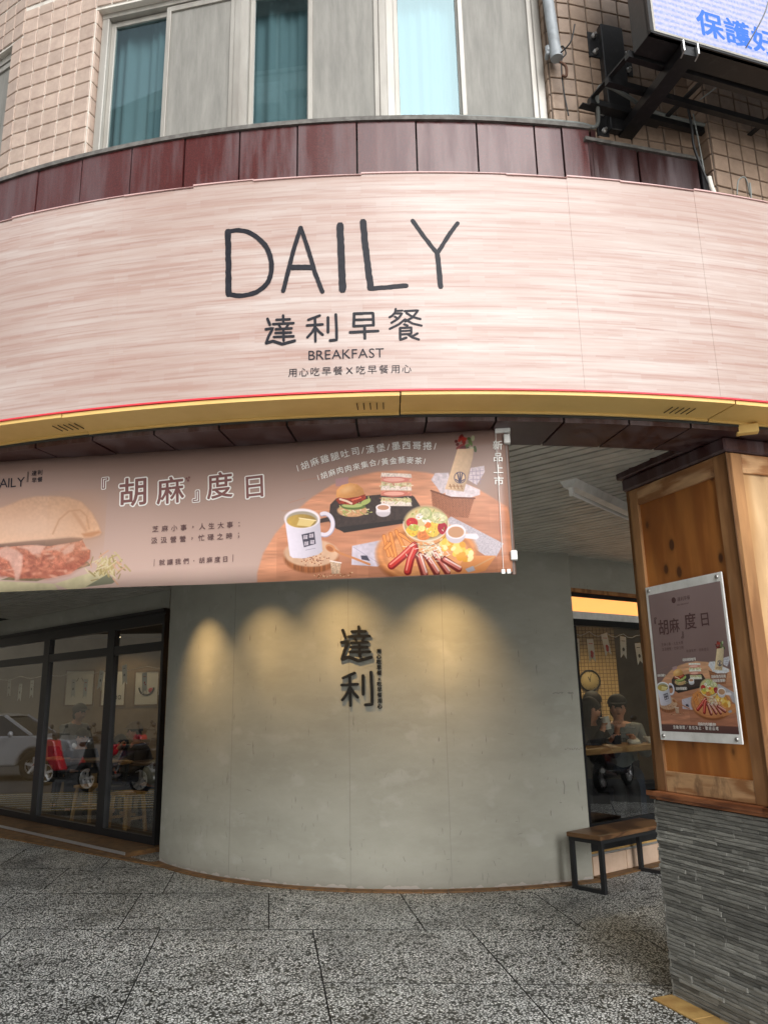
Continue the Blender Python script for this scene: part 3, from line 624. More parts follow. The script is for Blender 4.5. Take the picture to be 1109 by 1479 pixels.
# dim rooms behind the windows: pale blinds at the back
mb = MB(); vs_c = [cp(-40+52*i/400, 5.93+.009*math.sin(i*1.35+math.sin(i*.21)*2)+.012*math.sin(i*.37), z) for i in range(401) for z in (4.5, 7)]; mb.add(vs_c, [(2*i, 2*i+2, 2*i+3, 2*i+1) for i in range(400)], sm=True); mb.obj('room_curtain', 'curtain', bld)

# ------------------------------------------------------------------ the curved plaster wall of the shop
WC = (.433, 10.066); WR = 3.319
mb = MB(); n = 60; a0, a1 = -54.9, 22.2; vs = []
zs = [0, .03, .08, .2, .5, 1, 1.5, 2, 2.5, 2.85]
for i in range(n+1):
    a = a0+(a1-a0)*i/n
    for z in zs: vs.append(cp(a, WR, z, WC))
for i in range(n+1):
    a = a0+(a1-a0)*i/n; vs += [cp(a, WR-.15, 0, WC), cp(a, WR-.15, 2.85, WC)]
K = len(zs); fs = [(i*K+k, (i+1)*K+k, (i+1)*K+k+1, i*K+k+1) for i in range(n) for k in range(K-1)]; B = (n+1)*K
fs += [(B+2*i, B+2*i+1, B+2*i+3, B+2*i+2) for i in range(n)]
mb.add(vs, fs, sm=True); mb.add([vs[0], vs[K-1], vs[B+1], vs[B]], [(0, 1, 2, 3)]); mb.add([vs[n*K], vs[n*K+K-1], vs[B+2*n+1], vs[B+2*n]], [(0, 1, 2, 3)])
cw = mb.obj('curved_wall', 'plaster'); prop(cw, 'curved grey green plaster wall between the two shop windows', 'wall')
for a in (-34.2, -13.4, .9): # faint board joints
    mb = MB(); arc_solid(mb, a, a+.05, WR+.0012, WR-.01, .02, 2.85, WC); mb.obj('board_joint', 'mark', cw)
def wallfn(s0, z0, k=1.): return lambda x, y, d: cp(s0+math.degrees(x*k/WR), WR+d, z0+y*k, WC)
mb = MB(); f = wallfn(0, 0); rr = random.Random(3)                       # pencil scuffs and a gouge
for x, z, l in ((1.02, 1.53, .10), (1.17, 1.53, .05), (1.1, 1.06, .18)):
    for q in range(8): u = x+l*q/8; stroke(mb, f, [(u, z+rr.uniform(-.008, .008)), (u+.012, z+rr.uniform(-.008, .008))], .005+rr.random()*.004, 0, .0006, r_=rr)
stroke(mb, f, [(1.06, .80), (1.07, .76), (1.06, .70)], .010, 0, .0008, r_=rr)
for x, z in ((.2, 1.85), (.24, 1.55), (-.1, 1.75), (.55, 1.62), (.56, 1.5), (.0, .3), (.35, .12), (-.5, .2), (-1.2, .5), (-.9, .9)): stroke(mb, f, [(x, z), (x+rr.uniform(-.01, .01), z-.03)], .004, 0, .0006, r_=rr)
for k in range(60):
    x = rr.uniform(-2.9, 1.2); z = rr.uniform(.05, .55) if k < 42 else rr.uniform(.5, 1.7); a_ = rr.uniform(-.5, .5) if k % 3 else rr.uniform(1.2, 1.9); l_ = rr.uniform(.01, .05)
    stroke(mb, f, [(x, z), (x+l_*math.sin(a_), z+l_*math.cos(a_))], rr.uniform(.002, .005), 0, .0006, r_=rr)
mb.obj('scuff_mark', 'mark', cw)
# brown edging tiles along the foot of the wall
et = thing('edging_strip', 'narrow brown tile edging along the foot of the curved wall and left window', 'edging', (0, 0, 0))
a = -54.9
while a < 22: 
    mb = MB(); arc_solid(mb, a+.06, min(a+3.4, 23), WR+.085, WR-.02, .0, .012+rnd.uniform(0, .002), WC, step=1); mb.obj('edge_tile', 'edge_tile', et); a += 3.45
for k in range(8):
    p0 = Vector((-2.18, 7.88, 0)); p1 = Vector((-2.35, 8.10, 0)); d0 = Vector((-4.634, 9.762, 0))-Vector((-2.195, 7.858, 0)); d0.normalize(); d1 = Vector((-.745, .667, 0))
    q = [p0+d0*.44*k, p0+d0*(.44*(k+1)-.005), p1+d1*(.44*(k+1)-.005), p1+d1*.44*k]; mb = MB(); mb.prism([(v.x, v.y) for v in q], 0, .014); mb.obj('edge_tile', 'edge_tile', et)
# ------------------------------------------------------------------ left shop window
F0 = Frame((-5.497, 11.513), (.741, -.672)); SL0, SL1 = -2.6, 4.06
sw = thing('shopfront_window', 'wide black framed shop window left of the curved wall', 'shop window', F0.p(0, 0, 0))
def local(o): 
    o.matrix_parent_inverse = Matrix.Translation(-o.parent.location) if o.parent else Matrix(); return o
def lobj(mb, name, m, parent): return local(mb.obj(name, m, parent))
mb = MB(); F0.box(mb, SL0, SL1+.10, -.06, .44, 0, .022); F0.box(mb, SL0, SL1+.10, -.06, .42, .022, .048); lobj(mb, 'window_step', 'edge_tile_dark' if 'edge_tile_dark' in M else 'edge_tile', sw)
mb = MB(); F0.box(mb, SL0, SL1+.10, .42, .428, .024, .052); lobj(mb, 'step_edge', 'steel_edge', sw)
mb = MB(); F0.box(mb, SL0, SL1, -.03, .03, .05, .13); F0.box(mb, SL0, SL1, -.04, .035, 2.40, 2.50); F0.box(mb, SL0, SL1, -.03, .05, 2.53, 2.57); F0.box(mb, SL0, SL1, -.03, .02, 2.50, 2.53)
F0.box(mb, SL1-.05, SL1, -.031, .031, .13, 2.40); lobj(mb, 'window_frame', 'black_frame', sw)
mb = MB(); F0.box(mb, SL0, SL1-.05, -.032, .032, 2.10, 2.20); lobj(mb, 'transom', 'black_frame', sw)
for s_ in (-.82, 1.13, 2.88):
    mb = MB(); F0.box(mb, s_-.085, s_+.085, -.034, .036, .13, 2.40); lobj(mb, 'mullion', 'black_frame', sw)
e = [SL0, -.82, 1.13, 2.88, SL1]
for a, b in zip(e, e[1:]):
    for z0, z1 in ((.13, 2.10), (2.20, 2.40)):
        mb = MB(); q = F0; mb.add([q.p(a, 0, z0), q.p(b, 0, z0), q.p(b, 0, z1), q.p(a, 0, z1)], [(0, 1, 2, 3)]); lobj(mb, 'window_pane', 'glass', sw)
mb = MB(); F0.box(mb, SL0, SL1+.03, -.10, .0, 2.57, 2.85); lobj(mb, 'header_wall', 'plaster', sw)
# ------------------------------------------------------------------ right shop window
F1 = Frame((1.712, 7.087), (.803, .597)); SR = 3.2
rw = thing('shopfront_window', 'shop window with glowing orange cove strip right of the curved wall', 'shop window', F1.p(0, 0, 0))
mb = MB(); F1.box(mb, -.05, SR, -.08, -.01, 0, .20); lobj(mb, 'base_tiles', 'edge_tile_pale', rw)
for k in range(7):
    mb = MB(); F1.box(mb, .01+.46*k, .46*k+.462, -.012, .0, .012, .165, bev=.002); lobj(mb, 'base_tile', 'pink_base' if 'pink_base' in M else 'edge_tile_pale', rw)
mb = MB(); F1.box(mb, -.02, SR, -.012, .006, .17, .185); lobj(mb, 'base_trim', 'steel_edge', rw)
mb = MB(); F1.box(mb, -.02, SR, -.06, -.01, .20, .42); F1.box(mb, -.02, .03, -.06, 0, .42, 2.15); F1.box(mb, -.02, SR, -.06, .02, 2.13, 2.19); F1.box(mb, -.02, SR, -.05, -.02, 2.40, 2.44); lobj(mb, 'window_frame', 'black_frame', rw)
mb = MB(); F1.box(mb, -.02, SR, -.05, .01, 2.19, 2.26); lobj(mb, 'cove_shelf', 'white_metal', rw)
mb = MB(); F1.box(mb, -.02, SR, -.06, -.03, 2.262, 2.40); lobj(mb, 'cove_lamp', 'cove', rw)
mb = MB(); F1.box(mb, -.02, SR, -.06, .012, 2.442, 2.475); lobj(mb, 'header_trim', 'board', rw)
mb = MB(); F1.box(mb, -.02, SR, -.10, .0, 2.476, 2.85); lobj(mb, 'header_wall', 'plaster', rw)
for a, b in ((.03, 1.6), (1.6, SR)):
    mb = MB(); mb.add([F1.p(a, -.03, .42), F1.p(b, -.03, .42), F1.p(b, -.03, 2.13), F1.p(a, -.03, 2.13)], [(0, 1, 2, 3)]); lobj(mb, 'window_pane', 'glass', rw)
mb = MB(); F1.box(mb, 1.585, 1.615, -.05, -.01, .42, 2.13); lobj(mb, 'mullion', 'black_frame', rw)
mb = MB(); F1.box(mb, 0, SR, .0, .10, 0, .012); prop(mb.obj('edging_strip', 'edge_tile'), 'brown tile edging in front of the right shop window', 'edging')
# ------------------------------------------------------------------ the shop's rooms
mb = MB(); mb.prism([(-8.2, 14.5), (-7.3, 13.25), (-2.5, 8.85), (-2.15, 8.40), (-1.4, 7.7), (.2, 6.9), (1.5, 7.08), (4.4, 9.15), (5.4, 14.5)], 0.03, .045); prop(mb.obj('shop_floor', 'shop_floor'), 'dark floor inside the shop', kind='structure')
mb = MB(); mb.prism([(-8.2, 14.5), (-7.3, 13.35), (-2.5, 8.95), (-2.15, 8.45), (-1.4, 7.75), (.2, 6.95), (1.5, 7.12), (4.4, 9.25), (5.4, 14.5)], 2.70, 2.74); prop(mb.obj('shop_ceiling', 'shop_ceil'), 'dark ceiling inside the shop', kind='structure')
mb = MB(); mb.box((-1.5, 14.3, 1.4), (14, .1, 2.8)); mb.box((5.0, 12, 1.4), (.1, 5, 2.8)); mb.box((-7.9, 13.9, 1.4), (.1, 1.2, 2.8)); prop(mb.obj('shop_wall', 'shop_wall'), 'warm beige back wall inside the shop', kind='structure')
mb = MB(); mb.box((2.35, 11.0, 1.4), (1.70, .1, 2.6)); prop(mb.obj('shop_wall', 'mosaic'), 'small square tiled wall behind the clock', kind='structure')
mb = MB(); mb.box((-1.0, 12.0, 1.4), (.12, 4.2, 2.7)); prop(mb.obj('shop_wall', 'shop_wall'), 'beige partition wall inside the shop', kind='structure')
# ------------------------------------------------------------------ the big curved sign
SR_ = 6.49
sg = thing('shop_signboard', 'huge curved wood grain signboard lettered DAILY with Chinese name below', 'signboard', (0, 0, 0))
mb = MB(); arc_solid(mb, -34, 34, SR_-.012, SR_-.03, 2.81, 3.86, step=1); mb.obj('sign_backing', 'white_metal', sg)
SJ = [-34, -28, -22.6, -17.0, -11.4, -8.28, -5.7, -1.2, 4.8, 7.39, 9.75, 13.2, 17.4, 23, 28, 34]
for i, (a, b) in enumerate(zip(SJ, SJ[1:])):                            # overlapping vinyl sheets, top edges a little uneven
    top = 3.890+(-.002, .004, -.001, .003, .0, .004, -.002, .002)[i % 8]; dz = (-.006, -.003, -.005, -.004)[i % 4]
    mb = MB(); arc_solid(mb, a, b+.02, SR_+(i % 2)*.0015, SR_-.006, 2.812, top, step=.8, dz=dz)
    o = mb.obj('face_panel', ['vinyl'], sg); setuv(o.data, lambda c: (math.atan2(c.x-CX, CY-c.y)*SR_, c.z))
    mb = MB(); arc_solid(mb, a, b+.02, SR_+.008, SR_-.02, top-.001, top+.006, step=.8, dz=dz); mb.obj('top_trim', 'vinyl_edge', sg)
mb = MB(); arc_solid(mb, -34, 34, SR_+.003, SR_-.012, 2.804, 2.811, step=.8); mb.obj('bottom_trim', 'red_trim', sg)
YJ = [-34, -25.5, -13.6, .18, 13.9, 24, 34]
for a, b in zip(YJ, YJ[1:]):
    mb = MB(); e = rnd.uniform(-.002, .002); arc_solid(mb, a+.03, b-.03, SR_-.006, 6.275, 2.785+e, 2.803+e, step=.8); arc_solid(mb, a+.03, b-.03, 6.285, 6.275, 2.774+e, 2.83, step=.8); mb.obj('soffit_sheet', 'yellow', sg)
for a in (-13.92, -1.01, 11.9):
    for k in range(5):
        mb = MB(); q = a+(k-2)*.26; c = cp(q, 6.385, 2.7765); ra_ = R_(q); mb.box(c, (.0045, .075, .004), rz=ra_+.0, bev=.001); mb.obj('vent_slot', 'dark_slot', sg)
mb = MB(); mb.box(cp(15.98, 6.27, 2.755), (.05, .10, .045), rz=R_(16+55), bev=.004); mb.obj('hanging_clip', 'yellow', sg)
def signfn(x, y, d): return cp(math.degrees(x/1000/SR_), SR_+.0016+d, y/1000)
rr = random.Random(5)
for k in 'DAILY':
    mb = MB()
    for w_, pts in GLYPH[k]: stroke(mb, signfn, pts, w_*1.22, 0, .0016, rough=.10, r_=rr)
    mb.obj('letter', 'ink', sg)
for k in ('da', 'li', 'zao', 'can'):
    mb = MB()
    for w_, pts in GLYPH[k]: stroke(mb, signfn, pts, w_*1.12, 0, .0016, rough=.03, r_=rr)
    mb.obj('letter', 'ink', sg)
mb = MB(); put_text(mb, 'BREAKFAST', signfn, -214, 2984, 64, depth=.0012, bold=-.012); prop(mb.obj('small_lettering', 'ink_soft', sg), kind='stuff')
mb = MB(); txt = '用心吃早餐X吃早餐用心'; n = len(txt)
for i, ch in enumerate(txt): put_glyph(mb, ch, signfn, -450+i*(500/(n-1)), 2904, 44, rot=0, depth=.0012, cjk=ch != 'X')
prop(mb.obj('small_lettering', 'ink_soft', sg), kind='stuff')

# ------------------------------------------------------------------ printed artwork, painted pixel by pixel
def vnoise(X, Y, fx, fy, seed):
    r = np.random.RandomState(seed); G = r.rand(128, 128).astype(np.float32); x = X*fx; y = Y*fy; xi = np.floor(x).astype(int); yi = np.floor(y).astype(int); u = x-xi; v = y-yi; u = u*u*(3-2*u); v = v*v*(3-2*v)
    a = G[yi % 128, xi % 128]; b = G[yi % 128, (xi+1) % 128]; c = G[(yi+1) % 128, xi % 128]; d = G[(yi+1) % 128, (xi+1) % 128]
    return (a*(1-u)+b*u)*(1-v)+(c*(1-u)+d*u)*v
class Canvas:
    def __init__(s, X, Y): s.X = X.astype(np.float32); s.Y = Y.astype(np.float32); s.A = np.zeros(X.shape+(3,), np.float32)
    def win(s, x0, x1, y0, y1):
        cx = np.where((s.X.max(0) >= x0-2) & (s.X.min(0) <= x1+2))[0]; cy = np.where((s.Y.max(1) >= y0-2) & (s.Y.min(1) <= y1+2))[0]
        if len(cx) == 0 or len(cy) == 0: return None
        return (slice(cy[0], cy[-1]+1), slice(cx[0], cx[-1]+1))
    def put(s, w_, mask, col, tex=None, al=1.):
        c = np.array(col, np.float32)/255; C_ = np.broadcast_to(c, mask.shape+(3,)).copy()
        if tex is not None: C_ *= tex[..., None] if tex.ndim == 2 else tex
        m_ = (np.clip(mask, 0, 1)*al)[..., None]; s.A[w_] = s.A[w_]*(1-m_)+C_*m_
    def poly(s, pts, col, tex=None, soft=.5, al=1.):
        xs = [p[0] for p in pts]; ys = [p[1] for p in pts]; w_ = s.win(min(xs), max(xs), min(ys), max(ys))
        if w_ is None: return
        X, Y = s.X[w_], s.Y[w_]; ins = np.zeros(X.shape, bool); D = np.full(X.shape, 1e9, np.float32); n = len(pts)
        for i in range(n):
            x0, y0 = pts[i]; x1, y1 = pts[(i+1) % n]
            if y0 != y1: ins ^= ((y0 > Y) != (y1 > Y)) & (X < (x1-x0)*(Y-y0)/(y1-y0)+x0)
            L = (x1-x0)**2+(y1-y0)**2+1e-9; t_ = np.clip(((X-x0)*(x1-x0)+(Y-y0)*(y1-y0))/L, 0, 1); D = np.minimum(D, np.hypot(X-x0-t_*(x1-x0), Y-y0-t_*(y1-y0)))
        m_ = np.where(ins, .5+D/soft/2, .5-D/soft/2); s.put(w_, m_, col, tex(X, Y) if tex else None, al)
    def ell(s, cx, cy, rx, ry, col, rot=0., tex=None, soft=.06, al=1.):
        R = max(rx, ry)+1; w_ = s.win(cx-R, cx+R, cy-R, cy+R)
        if w_ is None: return
        X, Y = s.X[w_]-cx, s.Y[w_]-cy; c, n = math.cos(rot), math.sin(rot); u = (X*c+Y*n)/rx; v = (-X*n+Y*c)/ry; q = np.hypot(u, v)
        s.put(w_, .5+(1-q)/soft/2, col, tex(s.X[w_], s.Y[w_]) if tex else None, al)
    def line(s, pts, wd, col, tex=None, al=1., soft=.5):
        xs = [p[0] for p in pts]; ys = [p[1] for p in pts]; w_ = s.win(min(xs)-wd, max(xs)+wd, min(ys)-wd, max(ys)+wd)
        if w_ is None: return
        X, Y = s.X[w_], s.Y[w_]; D = np.full(X.shape, 1e9, np.float32)
        for (x0, y0), (x1, y1) in zip(pts, pts[1:]):
            L = (x1-x0)**2+(y1-y0)**2+1e-9; t_ = np.clip(((X-x0)*(x1-x0)+(Y-y0)*(y1-y0))/L, 0, 1); D = np.minimum(D, np.hypot(X-x0-t_*(x1-x0), Y-y0-t_*(y1-y0)))
        s.put(w_, (wd/2-D)/soft+.5, col, tex(X, Y) if tex else None, al)
def tn(fx, fy, lo, hi, seed=1): return lambda X, Y: lo+(hi-lo)*(.6*vnoise(X+500, Y+500, fx, fy, seed)+.4*vnoise(X+500, Y+500, fx*2.7, fy*2.7, seed+9))
def tg(x0, y0, x1, y1, a, b, n=.06, seed=3):
    def f(X, Y):
        t_ = np.clip(((X-x0)*(x1-x0)+(Y-y0)*(y1-y0))/((x1-x0)**2+(y1-y0)**2), 0, 1); return a+(b-a)*t_+n*(vnoise(X+300, Y+300, .35, .35, seed)-.5)
    return f
def paint_meal(C, k=1.):
    """round table set with a mug, a burger, sandwiches, a wrap in a basket and a plate; drawn in a crop scaled by 2.844"""
    r = random.Random(11); T = lambda x, y: (370+x/2.8436, 560+y/2.8436); P = lambda *a: [T(x, y) for x, y in a]; q = 1/2.8436
    C.poly(P((5, 860), (5, 760), (30, 680), (80, 600), (150, 520), (230, 450), (310, 400), (400, 365), (500, 346), (600, 340), (700, 350), (800, 372), (900, 410), (960, 445), (1030, 488), (1050, 560), (1050, 860)), (214, 158, 122), tex=tn(.022, .16, .84, 1.16, 4), soft=1.5)
    for i in range(26):
        x = r.uniform(20, 1000); y = r.uniform(380, 760); C.line(P((x, y), (x+r.uniform(60, 140), y+r.uniform(-22, 4))), .8, (186, 122, 88), al=.45)
    for x, y, a_, b_, o_ in ((250, 700, 150, 70, 0), (480, 560, 240, 55, -.1), (820, 540, 110, 40, 0), (710, 760, 240, 90, 0), (880, 640, 160, 60, .4), (430, 735, 100, 30, 0), (1010, 560, 60, 120, 0)): C.ell(*T(x, y), a_*q, b_*q, (150, 98, 70), rot=o_, soft=.9, al=.5)
    # black serving board
    C.poly(P((305, 480), (330, 455), (620, 430), (650, 450), (685, 505), (690, 540), (360, 592), (330, 580), (300, 550), (265, 556), (262, 540), (300, 530)), (62, 50, 46), tex=tn(.3, .3, .8, 1.2, 6))
    C.poly(P((330, 575), (690, 530), (688, 545), (362, 596)), (40, 32, 30))
    C.poly(P((325, 375), (378, 366), (380, 402), (328, 406)), (176, 142, 146), al=.9)
    # burger
    C.ell(*T(395, 505), 62*q, 26*q, (214, 170, 122), tex=tn(.6, .6, .8, 1.1, 2))
    for i in range(40): x = r.uniform(325, 470); y = r.uniform(455, 520); C.line(P((x, y), (x+r.uniform(-16, 16), y+r.uniform(-10, 14))), 1.4, r.choice([(214, 214, 160), (236, 230, 196), (150, 170, 90), (186, 196, 120)]))
    C.ell(*T(400, 488), 50*q, 14*q, (96, 118, 58)); C.ell(*T(396, 484), 42*q, 9*q, (176, 196, 120)); C.ell(*T(450, 470), 22*q, 10*q, (170, 190, 110), rot=-.4)
    C.poly(P((328, 462), (340, 478), (400, 482), (452, 458), (448, 438), (400, 448), (340, 450)), (150, 54, 34), tex=tn(.8, .8, .6, 1.4, 8)); C.line(P((345, 458), (372, 466), (392, 476)), 3, (236, 214, 190)); C.line(P((395, 462), (430, 452)), 2, (230, 120, 90))
    C.poly(P((328, 450), (332, 420), (352, 400), (385, 392), (415, 397), (438, 415), (446, 438), (420, 448), (370, 455)), (226, 168, 98), tex=tg(*T(350, 400), *T(400, 456), 1.08, .84)); C.ell(*T(372, 418), 26*q, 12*q, (242, 204, 150), rot=-.3, al=.7, soft=.8)
    # sandwich stack
    for y, c in ((362, (246, 240, 228)), (378, (226, 160, 140)), (398, (222, 214, 170)), (414, (244, 238, 226)), (436, (224, 150, 128)), (462, (214, 212, 160)), (478, (244, 238, 224))):
        C.poly(P((515, y-12), (636, y-6), (640, y+10), (512, y+8)), c, tex=tn(.5, .5, .8, 1.12, int(y)))
    for i in range(50): x = r.uniform(508, 645); y = r.choice([r.uniform(395, 410), r.uniform(455, 478)]); C.line(P((x, y), (x+r.uniform(-14, 14), y+r.uniform(-6, 8))), 1.0, r.choice([(236, 236, 196), (170, 186, 110), (250, 248, 230), (198, 120, 100)]))
    C.ell(*T(572, 380), 54*q, 13*q, (212, 130, 118), al=.8); C.ell(*T(566, 379), 44*q, 8*q, (240, 186, 170)); C.ell(*T(570, 437), 54*q, 13*q, (206, 122, 104), al=.8); C.ell(*T(566, 436), 42*q, 8*q, (240, 184, 166))
    C.ell(*T(522, 512), 30*q, 19*q, (206, 206, 212)); C.poly(P((492, 490), (552, 490), (551, 512), (494, 512)), (232, 232, 238)); C.ell(*T(522, 492), 30*q, 14*q, (250, 250, 252)); C.ell(*T(522, 493), 24*q, 10*q, (196, 152, 120))
    # basket with the wrap
    C.poly(P((742, 410), (718, 380), (735, 352), (790, 350), (800, 420), (760, 440)), (222, 218, 224), tex=tn(.3, .3, .82, 1.08, 12)); C.poly(P((880, 330), (935, 320), (938, 345), (905, 400), (870, 380)), (216, 210, 216), tex=tn(.3, .3, .8, 1.08, 13)); C.poly(P((775, 430), (860, 395), (918, 420), (918, 440), (850, 462), (780, 450)), (232, 228, 232), tex=tn(.3, .3, .85, 1.08, 14))
    for i in range(3): C.line(P((885+16*i, 332), (892+14*i, 395)), .7, (150, 140, 160))
    for i in range(3): C.line(P((878, 345+16*i), (932, 340+18*i)), .7, (150, 140, 160))
    C.poly(P((718, 425), (800, 452), (895, 455), (870, 536), (800, 530), (725, 496)), (150, 98, 68), tex=lambda X, Y: .80+.35*((np.sin(X*2.0)*np.sin(Y*2.6)) > 0)+.1*vnoise(X, Y, .5, .5, 3)); C.line(P((718, 424), (800, 452), (896, 455)), 2.4, (120, 72, 48))
    for i in range(26): x = r.uniform(820, 905); y = r.uniform(200, 255); C.ell(*T(x, y), r.uniform(2, 5), r.uniform(1.5, 3), r.choice([(110, 30, 24), (150, 44, 34), (70, 90, 44), (96, 120, 64), (176, 190, 150), (60, 24, 20)]) if x > 860 else r.choice([(130, 34, 28), (170, 56, 44), (90, 20, 18)]), rot=r.uniform(0, 3))
    C.poly(P((826, 252), (893, 250), (888, 290), (852, 428), (775, 418), (800, 340)), (222, 196, 158), tex=tg(*T(790, 300), *T(885, 330), 1.08, .84)); C.ell(*T(836, 370), 24*q, 24*q, (66, 62, 90)); C.ell(*T(836, 370), 21*q, 21*q, (222, 196, 158))
    for d in (-1, 0, 1): C.line(P((836+d*10, 352), (836+d*3, 384)), 1.7, (66, 62, 90))
    C.line(P((820, 378), (836, 390), (852, 378)), 1.4, (66, 62, 90))
    for i in range(4): C.line(P((795+i*15, 398+i), (800+i*15, 414+i)), 1.3, (150, 110, 70)); C.line(P((791+i*15, 406), (804+i*15, 405)), .9, (150, 110, 70))
    # napkins
    C.poly(P((395, 650), (520, 625), (545, 700), (500, 735), (392, 728)), (206, 206, 220), tex=tn(.12, .12, .86, 1.08, 20)); C.line(P((400, 655), (470, 700), (520, 730)), .9, (170, 170, 190)); C.poly(P((430, 690), (455, 690), (468, 712), (434, 706)), (60, 60, 78))
    C.poly(P((760, 560), (800, 530), (1015, 640), (985, 695), (940, 690), (800, 600)), (196, 196, 204), tex=tn(1.0, 1.0, .82, 1.12, 21))
    # plate
    C.ell(*T(700, 690), 205*q, 128*q, (150, 90, 46)); C.ell(*T(700, 676), 205*q, 124*q, (222, 156, 96), tex=tn(.05, .25, .9, 1.08, 22)); C.ell(*T(704, 680), 180*q, 104*q, (168, 106, 58)); C.ell(*T(706, 686), 174*q, 98*q, (226, 164, 106), tex=tn(.05, .25, .9, 1.08, 23)); C.poly(P((860, 690), (985, 690), (940, 752), (800, 790)), (218, 152, 92))
    for a, b, c, d in ((525, 610, 545, 690), (552, 600, 575, 700), (575, 590, 610, 665), (590, 602, 650, 640), (540, 640, 560, 690), (530, 660, 550, 640)): C.line(P((a, b), (c, d)), 5.4, (176, 96, 36)); C.line(P((a, b), (c, d)), 4, (232, 158, 82))
    for pts in (((650, 648), (600, 695), (556, 732)), ((652, 665), (634, 705), (622, 755))): C.line(P(*pts), 11, (140, 24, 26)); C.line(P(*[(x-2, y-3) for x, y in pts]), 7.5, (206, 60, 52)); C.line(P(*[(x-5, y-6) for x, y in pts]), 2, (246, 160, 140))
    for a, b, c, d, w_ in ((668, 690, 690, 765, 11), (700, 690, 740, 760, 10), (730, 680, 785, 760, 9), (770, 705, 830, 745, 10)): C.line(P((a, b), (c, d)), w_, (120, 40, 32)); C.line(P((a+4, b), (c+4, d-4)), w_*.55, (214, 130, 116)); C.line(P((a+8, b-2), (c+9, d-8)), w_*.22, (246, 224, 214))
    for i in range(150): x = r.gauss(722, 36); y = r.gauss(662, 20); C.line(P((x, y), (x+r.uniform(-18, 18), y+r.uniform(-14, 14))), .9, r.choice([(246, 248, 236), (224, 232, 200), (200, 206, 170), (250, 250, 244)]))
    for i in range(60): x = r.uniform(765, 880); y = 620+(x-765)*.55+r.uniform(-22, 38); C.ell(*T(x, y), r.uniform(3, 6.5), r.uniform(2.5, 5), r.choice([(250, 222, 120), (246, 206, 84), (255, 240, 176), (226, 170, 60)]), rot=r.uniform(0, 3))
    # salad bowl
    C.ell(*T(697, 560), 92*q, 74*q, (206, 198, 160)); C.ell(*T(697, 556), 88*q, 66*q, (150, 128, 84)); C.ell(*T(697, 552), 84*q, 60*q, (214, 206, 150))
    for x, y, a, b, c in ((640, 590, 26, 22, (240, 200, 70)), (640, 555, 24, 20, (206, 48, 52)), (690, 605, 30, 22, (226, 140, 74)), (648, 575, 22, 14, (190, 204, 96)), (725, 580, 30, 34, (250, 212, 90)), (765, 578, 20, 26, (176, 30, 52)), (700, 545, 20, 14, (250, 250, 240)), (745, 535, 40, 24, (206, 214, 156)), (695, 518, 26, 26, (176, 196, 128)), (695, 516, 20, 20, (214, 222, 170)), (750, 533, 28, 16, (226, 230, 186)), (670, 530, 16, 12, (244, 244, 236)), (705, 565, 14, 12, (240, 130, 60)), (680, 580, 14, 12, (250, 240, 150))): C.ell(*T(x, y), a*q, b*q, c, rot=r.uniform(-.4, .4), tex=tn(.6, .6, .8, 1.15, int(x)))
    for i in range(24): x = r.uniform(630, 780); y = r.uniform(505, 610); C.line(P((x, y), (x+r.uniform(-10, 10), y+r.uniform(-10, 10))), 1.1, r.choice([(246, 246, 230), (210, 150, 70), (140, 160, 70)]))
    C.line([T(697+92*math.cos(a/10), 562+68*math.sin(a/10)) for a in range(-2, 34)], 1.5, (238, 232, 214), al=.8); C.line([T(697+86*math.cos(a/10), 585+64*math.sin(a/10)) for a in range(2, 30)], 1.0, (120, 98, 70), al=.7)
    # cream pan
    C.poly(P((850, 600), (905, 600), (915, 615), (905, 624), (850, 618)), (236, 236, 242)); C.ell(*T(818, 606), 40*q, 34*q, (206, 206, 214)); C.ell(*T(820, 592), 40*q, 30*q, (244, 244, 248)); C.ell(*T(820, 594), 33*q, 23*q, (198, 156, 118)); C.line(P((880, 745), (975, 695)), 2.2, (214, 170, 120)); C.poly(P((858, 745), (890, 732), (900, 750), (870, 760)), (178, 182, 188))
    # mug on its wooden slice
    C.ell(*T(228, 700), 112*q, 62*q, (150, 96, 58), tex=lambda X, Y: .8+.4*vnoise(X, Y, .9, .05, 30)); C.ell(*T(228, 680), 112*q, 56*q, (212, 182, 150), tex=tn(.1, .1, .92, 1.06, 31))
    for i in range(70): x = r.gauss(225, 28); y = r.gauss(706, 12); C.ell(*T(x, y), 1.0, .8, r.choice([(156, 96, 60), (226, 190, 150), (120, 70, 44)]))
    C.line([T(282+34*math.cos(a), 562+44*math.sin(a)) for a in np.linspace(-1.9, 1.9, 24)], 6.6, (170, 170, 190)); C.line([T(281+34*math.cos(a), 560+44*math.sin(a)) for a in np.linspace(-1.9, 1.9, 24)], 5, (228, 230, 242))
    C.poly(P((119, 540), (140, 690), (152, 700), (200, 702), (256, 686), (274, 672), (262, 540)), (226, 230, 244), tex=tg(*T(120, 600), *T(275, 600), 1.06, .84, .02)); C.ell(*T(190, 538), 73*q, 41*q, (244, 246, 252)); C.ell(*T(190, 542), 64*q, 34*q, (170, 168, 150)); C.ell(*T(188, 548), 60*q, 28*q, (190, 164, 84), tex=tg(*T(130, 548), *T(250, 548), 1.1, .8)); C.poly(P((180, 536), (246, 545), (222, 572), (168, 566)), (226, 210, 140)); C.line(P((178, 536), (246, 546)), 1.4, (248, 240, 190))
    C.poly(P((188, 604), (240, 592), (246, 642), (198, 656)), (66, 64, 80)); 
    for x, y in ((204, 614), (228, 608), (208, 640), (232, 634)):
        for dx in (-6, 0, 6): C.line(P((x+dx, y-7), (x+dx+r.uniform(-2, 2), y+7)), .8, (230, 230, 240))
        for dy in (-5, 1, 6): C.line(P((x-8, y+dy+2), (x+8, y+dy-1)), .8, (230, 230, 240))
